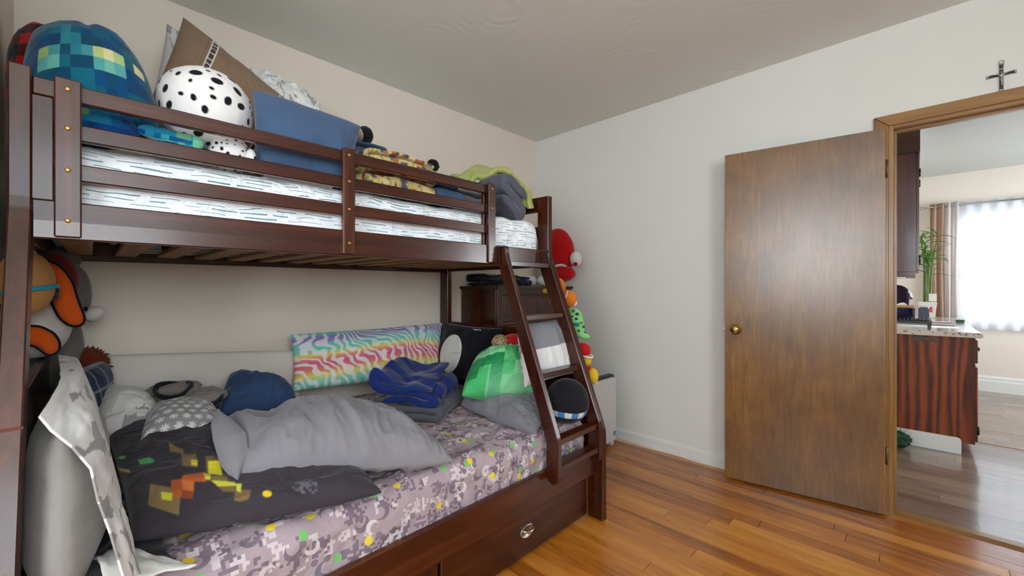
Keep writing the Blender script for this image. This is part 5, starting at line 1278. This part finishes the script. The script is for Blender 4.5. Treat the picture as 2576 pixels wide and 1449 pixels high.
# dark clothes
folded('dark_clothes', serp(0.26, 0.030, 3), 0.027, (-2.36, 2.22, DZ + 0.016), (1, 0, 0), (0, 0, 1), (0, 1, 0), 0.34, fleece('black_clothes_cloth', (16, 15, 22)), 'folded black clothes lying on the dresser', 'clothes', 50, 71, 0.010, 7, lump=0.02)
def p_plaid2(s, w): return np.where((np.mod(s * 18, 1) > 0.5)[..., None], np.array([34, 52, 96.0]), np.where((np.mod(w * 22, 1) > 0.55)[..., None], np.array([110, 20, 40.0]), np.array([20, 24, 44.0])))
folded('plaid_shirt', serp(0.12, 0.026, 3), 0.024, (-2.30, 2.475, DZ + 0.014), (1, 0, 0), (0, 0, 1), (0, 1, 0), 0.07, M_CC, 'folded blue and red plaid shirt on the dresser between clothes and plush', 'shirt', 60, 73, 0.006, 9, p_plaid2)
# red plush with white hands and feet
rp2 = empty('red_plush', (-2.12, 2.75, DZ), 'big red plush toy with white hands and feet sitting on the dresser', 'plush toy')
M_RED = fleece('red_plush_cloth', (176, 14, 18)); M_WH = fleece('white_hand_cloth', (212, 208, 206))
def at_px(x, y, Y): return atY(x, y, Y)
c = at_px(1402, 640, 2.74); blob('body', c + A(-0.005, 0, 0.005), (0.165, 0.10, 0.21), M_RED, rp2, 3, 0.04)
c = at_px(1412, 688, 2.70); blob('lap', c + A(-0.03, 0, -0.002), (0.155, 0.11, 0.074), M_RED, rp2, 5, 0.04)
c = at_px(1449, 652, 2.68); hd = blob('hand', c, (0.048, 0.045, 0.060), M_WH, rp2, 4, 0.10, 3)
c = at_px(1446, 664, 2.645); blob('heart_mark', c + A(0.006, 0, 0), (0.020, 0.012, 0.014), fleece('crimson_mark', (150, 10, 24)), hd, 4, 0.1, 3, 24, 16)
tube('seam_band', [at_px(x, y, 2.605) for x, y in ((1392, 674), (1402, 668), (1412, 667), (1424, 669))], [0.006, 0.011, 0.011, 0.006], M_WH, rp2, 8)
for (x, y, Y) in ((1326, 694, 2.60), (1362, 694, 2.66)):
    c = at_px(x, y, Y); blob('foot', A(c[0] + 0.03, c[1], DZ + 0.046), (0.062, 0.056, 0.046), M_WH, rp2, 6, 0.04)

# ---------------------------------------------------------------- plush toys hung on the outside of the ladder end
hs = []
M_OR2 = fleece('gingerbread_cloth', (206, 112, 30)); M_YEL = fleece('yellow_toy_cloth', (218, 176, 30)); M_RD2 = fleece('red_toy_plush', (190, 22, 22)); M_GRN2 = fleece('mint_dino_cloth', (132, 196, 124)); M_DG = fleece('dark_green_spot', (48, 74, 58))
strap = tag(tube('hanging_strap', [(-1.565, 1.885, 1.37), (-1.50, 1.885, 1.20), (-1.43, 1.885, 1.02), (-1.37, 1.885, 0.86), (-1.32, 1.885, 0.70)], 0.006, fleece('dark_strap', (40, 24, 18)), None, 8), 'dark strap down the bed leg that holds the small plush toys', 'strap')
tg = plain('white_care_tag', (228, 226, 222), 0.8)
g1 = empty('gingerbread_plush', (-1.42, 1.95, 1.10), 'orange gingerbread plush with a yellow bill hung on the bed leg', 'plush toy')
YP = 1.955
def bp(x, y, Y=YP): return atY(x, y, Y)
blob('head', bp(1402, 722), (0.056, 0.036, 0.056), M_OR2, g1, 2, 0.03); blob('body', bp(1428, 752), (0.062, 0.038, 0.052), M_OR2, g1, 3, 0.03); blob('body_lower', bp(1406, 772), (0.050, 0.034, 0.040), M_OR2, g1, 3, 0.03)
blob('bill', bp(1372, 732, 1.93), (0.020, 0.016, 0.014), M_YEL, g1, 4, 0.03); blob('arm', bp(1390, 755, 1.93), (0.020, 0.016, 0.03), M_OR2, g1, 4, 0.03); blob('bow', bp(1384, 748, 1.925), (0.010, 0.010, 0.009), M_RD2, g1, 4, 0.1)
tube('icing_trim', [bp(x, y, 1.921) for x, y in ((1428, 732), (1425, 742), (1423, 752), (1420, 760))], 0.004, M_WH, g1, 6)
def tagcard(p, parent, w=0.022, h=0.028, ang=0.5):
    bm = boxbm(-w / 2, w / 2, -0.0008, 0.0008, -h, 0); bmesh.ops.rotate(bm, verts=bm.verts, cent=(0, 0, 0), matrix=Matrix.Rotation(-ang, 3, 'Y')); bmesh.ops.translate(bm, verts=bm.verts, vec=Vector(p)); return bmobj('care_tag', bm, tg, parent)
tagcard(bp(1444, 756), g1)
g2 = empty('dinosaur_plush', (-1.36, 1.95, 0.93), 'mint green spotted dinosaur plush hung on the bed leg', 'plush toy')
dpo = [bp(x, y) for x, y in ((1432, 778), (1446, 800), (1452, 822), (1458, 838), (1470, 846), (1484, 847))]
tube('body', dpo, [0.018, 0.044, 0.042, 0.034, 0.020, 0.006], M_GRN2, g2, 18); blob('hip', bp(1446, 805), (0.052, 0.038, 0.066), M_GRN2, g2, 3, 0.03)
for (x, y, r) in ((1442, 782, 0.009), (1452, 790, 0.012), (1440, 796, 0.007), (1450, 802, 0.010), (1468, 822, 0.009), (1456, 832, 0.009), (1472, 836, 0.006), (1462, 812, 0.007)): blob('spot', bp(x, y, 1.912 if x < 1464 else 1.922), (r, 0.006, r * 0.75), M_DG, g2, 2, 0.05, 2, 16, 10)
box('belt', *(lambda q: (q[0] - 0.022, q[0] + 0.022, q[1] - 0.006, q[1] + 0.004, q[2] - 0.010, q[2] + 0.010))(bp(1450, 816, 1.916)), fleece('teal_belt', (40, 136, 120)), g2, 0.003)
g3 = empty('red_cap_plush', (-1.30, 1.95, 0.75), 'yellow plush in a red cap and coat hung lowest on the bed leg', 'plush toy')
blob('cap', bp(1466, 880), (0.048, 0.038, 0.040), M_RD2, g3, 3, 0.04); tube('cap_trim', [bp(1472, 893) + A(0.042 * math.cos(t), 0.036 * math.sin(t), -0.010 * math.cos(t)) for t in np.linspace(0, 2 * math.pi, 24, endpoint=False)], 0.0065, M_WH, g3, 8, True)
blob('head', bp(1470, 906), (0.044, 0.035, 0.036), M_YEL, g3, 4, 0.03); blob('coat', bp(1474, 930), (0.030, 0.030, 0.030), M_RD2, g3, 5, 0.03); blob('foot', bp(1492, 946), (0.030, 0.030, 0.044), M_YEL, g3, 6, 0.03); tube('coat_trim', [bp(1481, 925), bp(1480, 938), bp(1484, 952)], 0.008, M_WH, g3, 8); tagcard(bp(1498, 955), g3, 0.018, 0.022, 0.2)

# ---------------------------------------------------------------- air purifier
ap = empty('air_purifier', (-1.73, 2.67, 0), 'white slab shaped air purifier with a black rim by the far wall', 'air purifier')
ax0, ax1, ay0, ay1 = 2.505, 2.838, -1.645, -1.80
M_APW = plain('white_appliance', (206, 204, 206), 0.35, 0.02)
def rrect(x0, x1, z0, z1, r, n=6):
    P = []
    for cx, cz, a0 in ((x1 - r, z1 - r, 0), (x0 + r, z1 - r, 90), (x0 + r, z0 + r, 180), (x1 - r, z0 + r, 270)): P += arc(cx, cz, r, a0, a0 + 90, n)
    return P
prism('front_panel', rrect(ax0 + 0.008, ax1 - 0.010, 0.038, 0.520, 0.030), 'x', ay0 - 0.024, ay0, M_APW, ap, 0.006, False, 2)
prism('rim', rrect(ax0 - 0.006, ax1 + 0.006, 0.028, 0.540, 0.036), 'x', ay0 - 0.060, ay0 - 0.024, plain('dark_rim', (44, 46, 50), 0.4), ap, 0.003)
prism('body', rrect(ax0 + 0.004, ax1 - 0.004, 0.030, 0.530, 0.034), 'x', ay1, ay0 - 0.060, M_APW, ap, 0.004)
for yy in (ax0 + 0.03, ax1 - 0.06): box('foot', ay1 + 0.02, ay0 - 0.012, yy, yy + 0.035, 0.0, 0.0305, M_APW, ap, 0.004)
lb = box('energy_label', ay0, ay0 + 0.0012, ax1 - 0.052, ax1 - 0.024, 0.078, 0.110, plain('blue_label', (24, 110, 170), 0.5), ap)
box('label_stripe', ay0 + 0.0012, ay0 + 0.0018, ax1 - 0.049, ax1 - 0.027, 0.090, 0.094, plain('pale_label', (150, 200, 225), 0.5), lb)
tag(tube('power_cord', [(-1.72, 2.89, 0.02), (-1.68, 2.905, 0.006), (-1.60, 2.908, 0.004), (-1.45, 2.916, 0.004), (-1.30, 2.930, 0.004), (-1.2, 2.932, 0.004), (-1.1, 2.920, 0.004), (-1.0, 2.926, 0.004), (-0.9, 2.928, 0.004), (-0.80, 2.930, 0.004)], 0.0038, plain('white_cord', (222, 214, 206), 0.5), None, 8), 'thin white power cord running along the far baseboard', 'cord')

# ---------------------------------------------------------------- crucifix above the doorway
cr = empty('crucifix', (0.282, YF, 2.112), 'small dark crucifix with a silver figure above the doorway', 'crucifix')
M_CRD = plain('dark_cross_wood', (42, 34, 32), 0.4); M_SIL = MB('antique_silver').base((150, 146, 140)).set(metal=1.0, rough=0.35).mat
box('upright', 0.276, 0.288, YF - 0.010, YF - 0.001, 2.118, 2.232, M_CRD, cr, 0.0015); box('crossbar', 0.243, 0.275, YF - 0.010, YF - 0.001, 2.182, 2.192, M_CRD, cr, 0.0015); box('crossbar', 0.289, 0.321, YF - 0.010, YF - 0.001, 2.182, 2.192, M_CRD, cr, 0.0015)
for (x0_, x1_, z0_, z1_) in ((0.237, 0.244, 2.180, 2.194), (0.320, 0.327, 2.180, 2.194), (0.2745, 0.2895, 2.231, 2.239), (0.2745, 0.2895, 2.111, 2.119)): box('end_cap', x0_, x1_, YF - 0.011, YF, z0_, z1_, M_SIL, cr, 0.001)
box('title_plate', 0.2765, 0.2875, YF - 0.0115, YF - 0.0101, 2.208, 2.214, M_SIL, cr)
bm = bmesh.new()
fig = [((0.282, 2.200), 0.0045), ((0.282, 2.190), 0.0028), ((0.282, 2.183), 0.0055), ((0.282, 2.172), 0.0048), ((0.282, 2.163), 0.0052), ((0.2835, 2.148), 0.0035), ((0.2818, 2.134), 0.0022), ((0.262, 2.190), 0.0019), ((0.245, 2.1935), 0.0016), ((0.302, 2.190), 0.0019), ((0.319, 2.1935), 0.0016)]
vv = [bm.verts.new((x, YF - 0.0142, z)) for (x, z), _ in fig]
for a_, b_ in ((0, 1), (1, 2), (2, 3), (3, 4), (4, 5), (5, 6), (2, 7), (7, 8), (2, 9), (9, 10)): bm.edges.new((vv[a_], vv[b_]))
fg = bmobj('figure', bm, M_SIL, cr)
sk_ = fg.modifiers.new('skin', 'SKIN'); fg.modifiers.new('sub', 'SUBSURF').levels = 1
for v_, (_, r_) in zip(fg.data.skin_vertices[0].data, fig): v_.radius = (r_, r_ * 0.8)
fg.data.skin_vertices[0].data[2].use_root = True
tube('hanging_ring', [(0.282 + 0.0085 * math.cos(t), YF - 0.005, 2.246 + 0.0065 * math.sin(t)) for t in np.linspace(0, 2 * math.pi, 20, endpoint=False)], 0.0013, M_SIL, cr, 6, True)
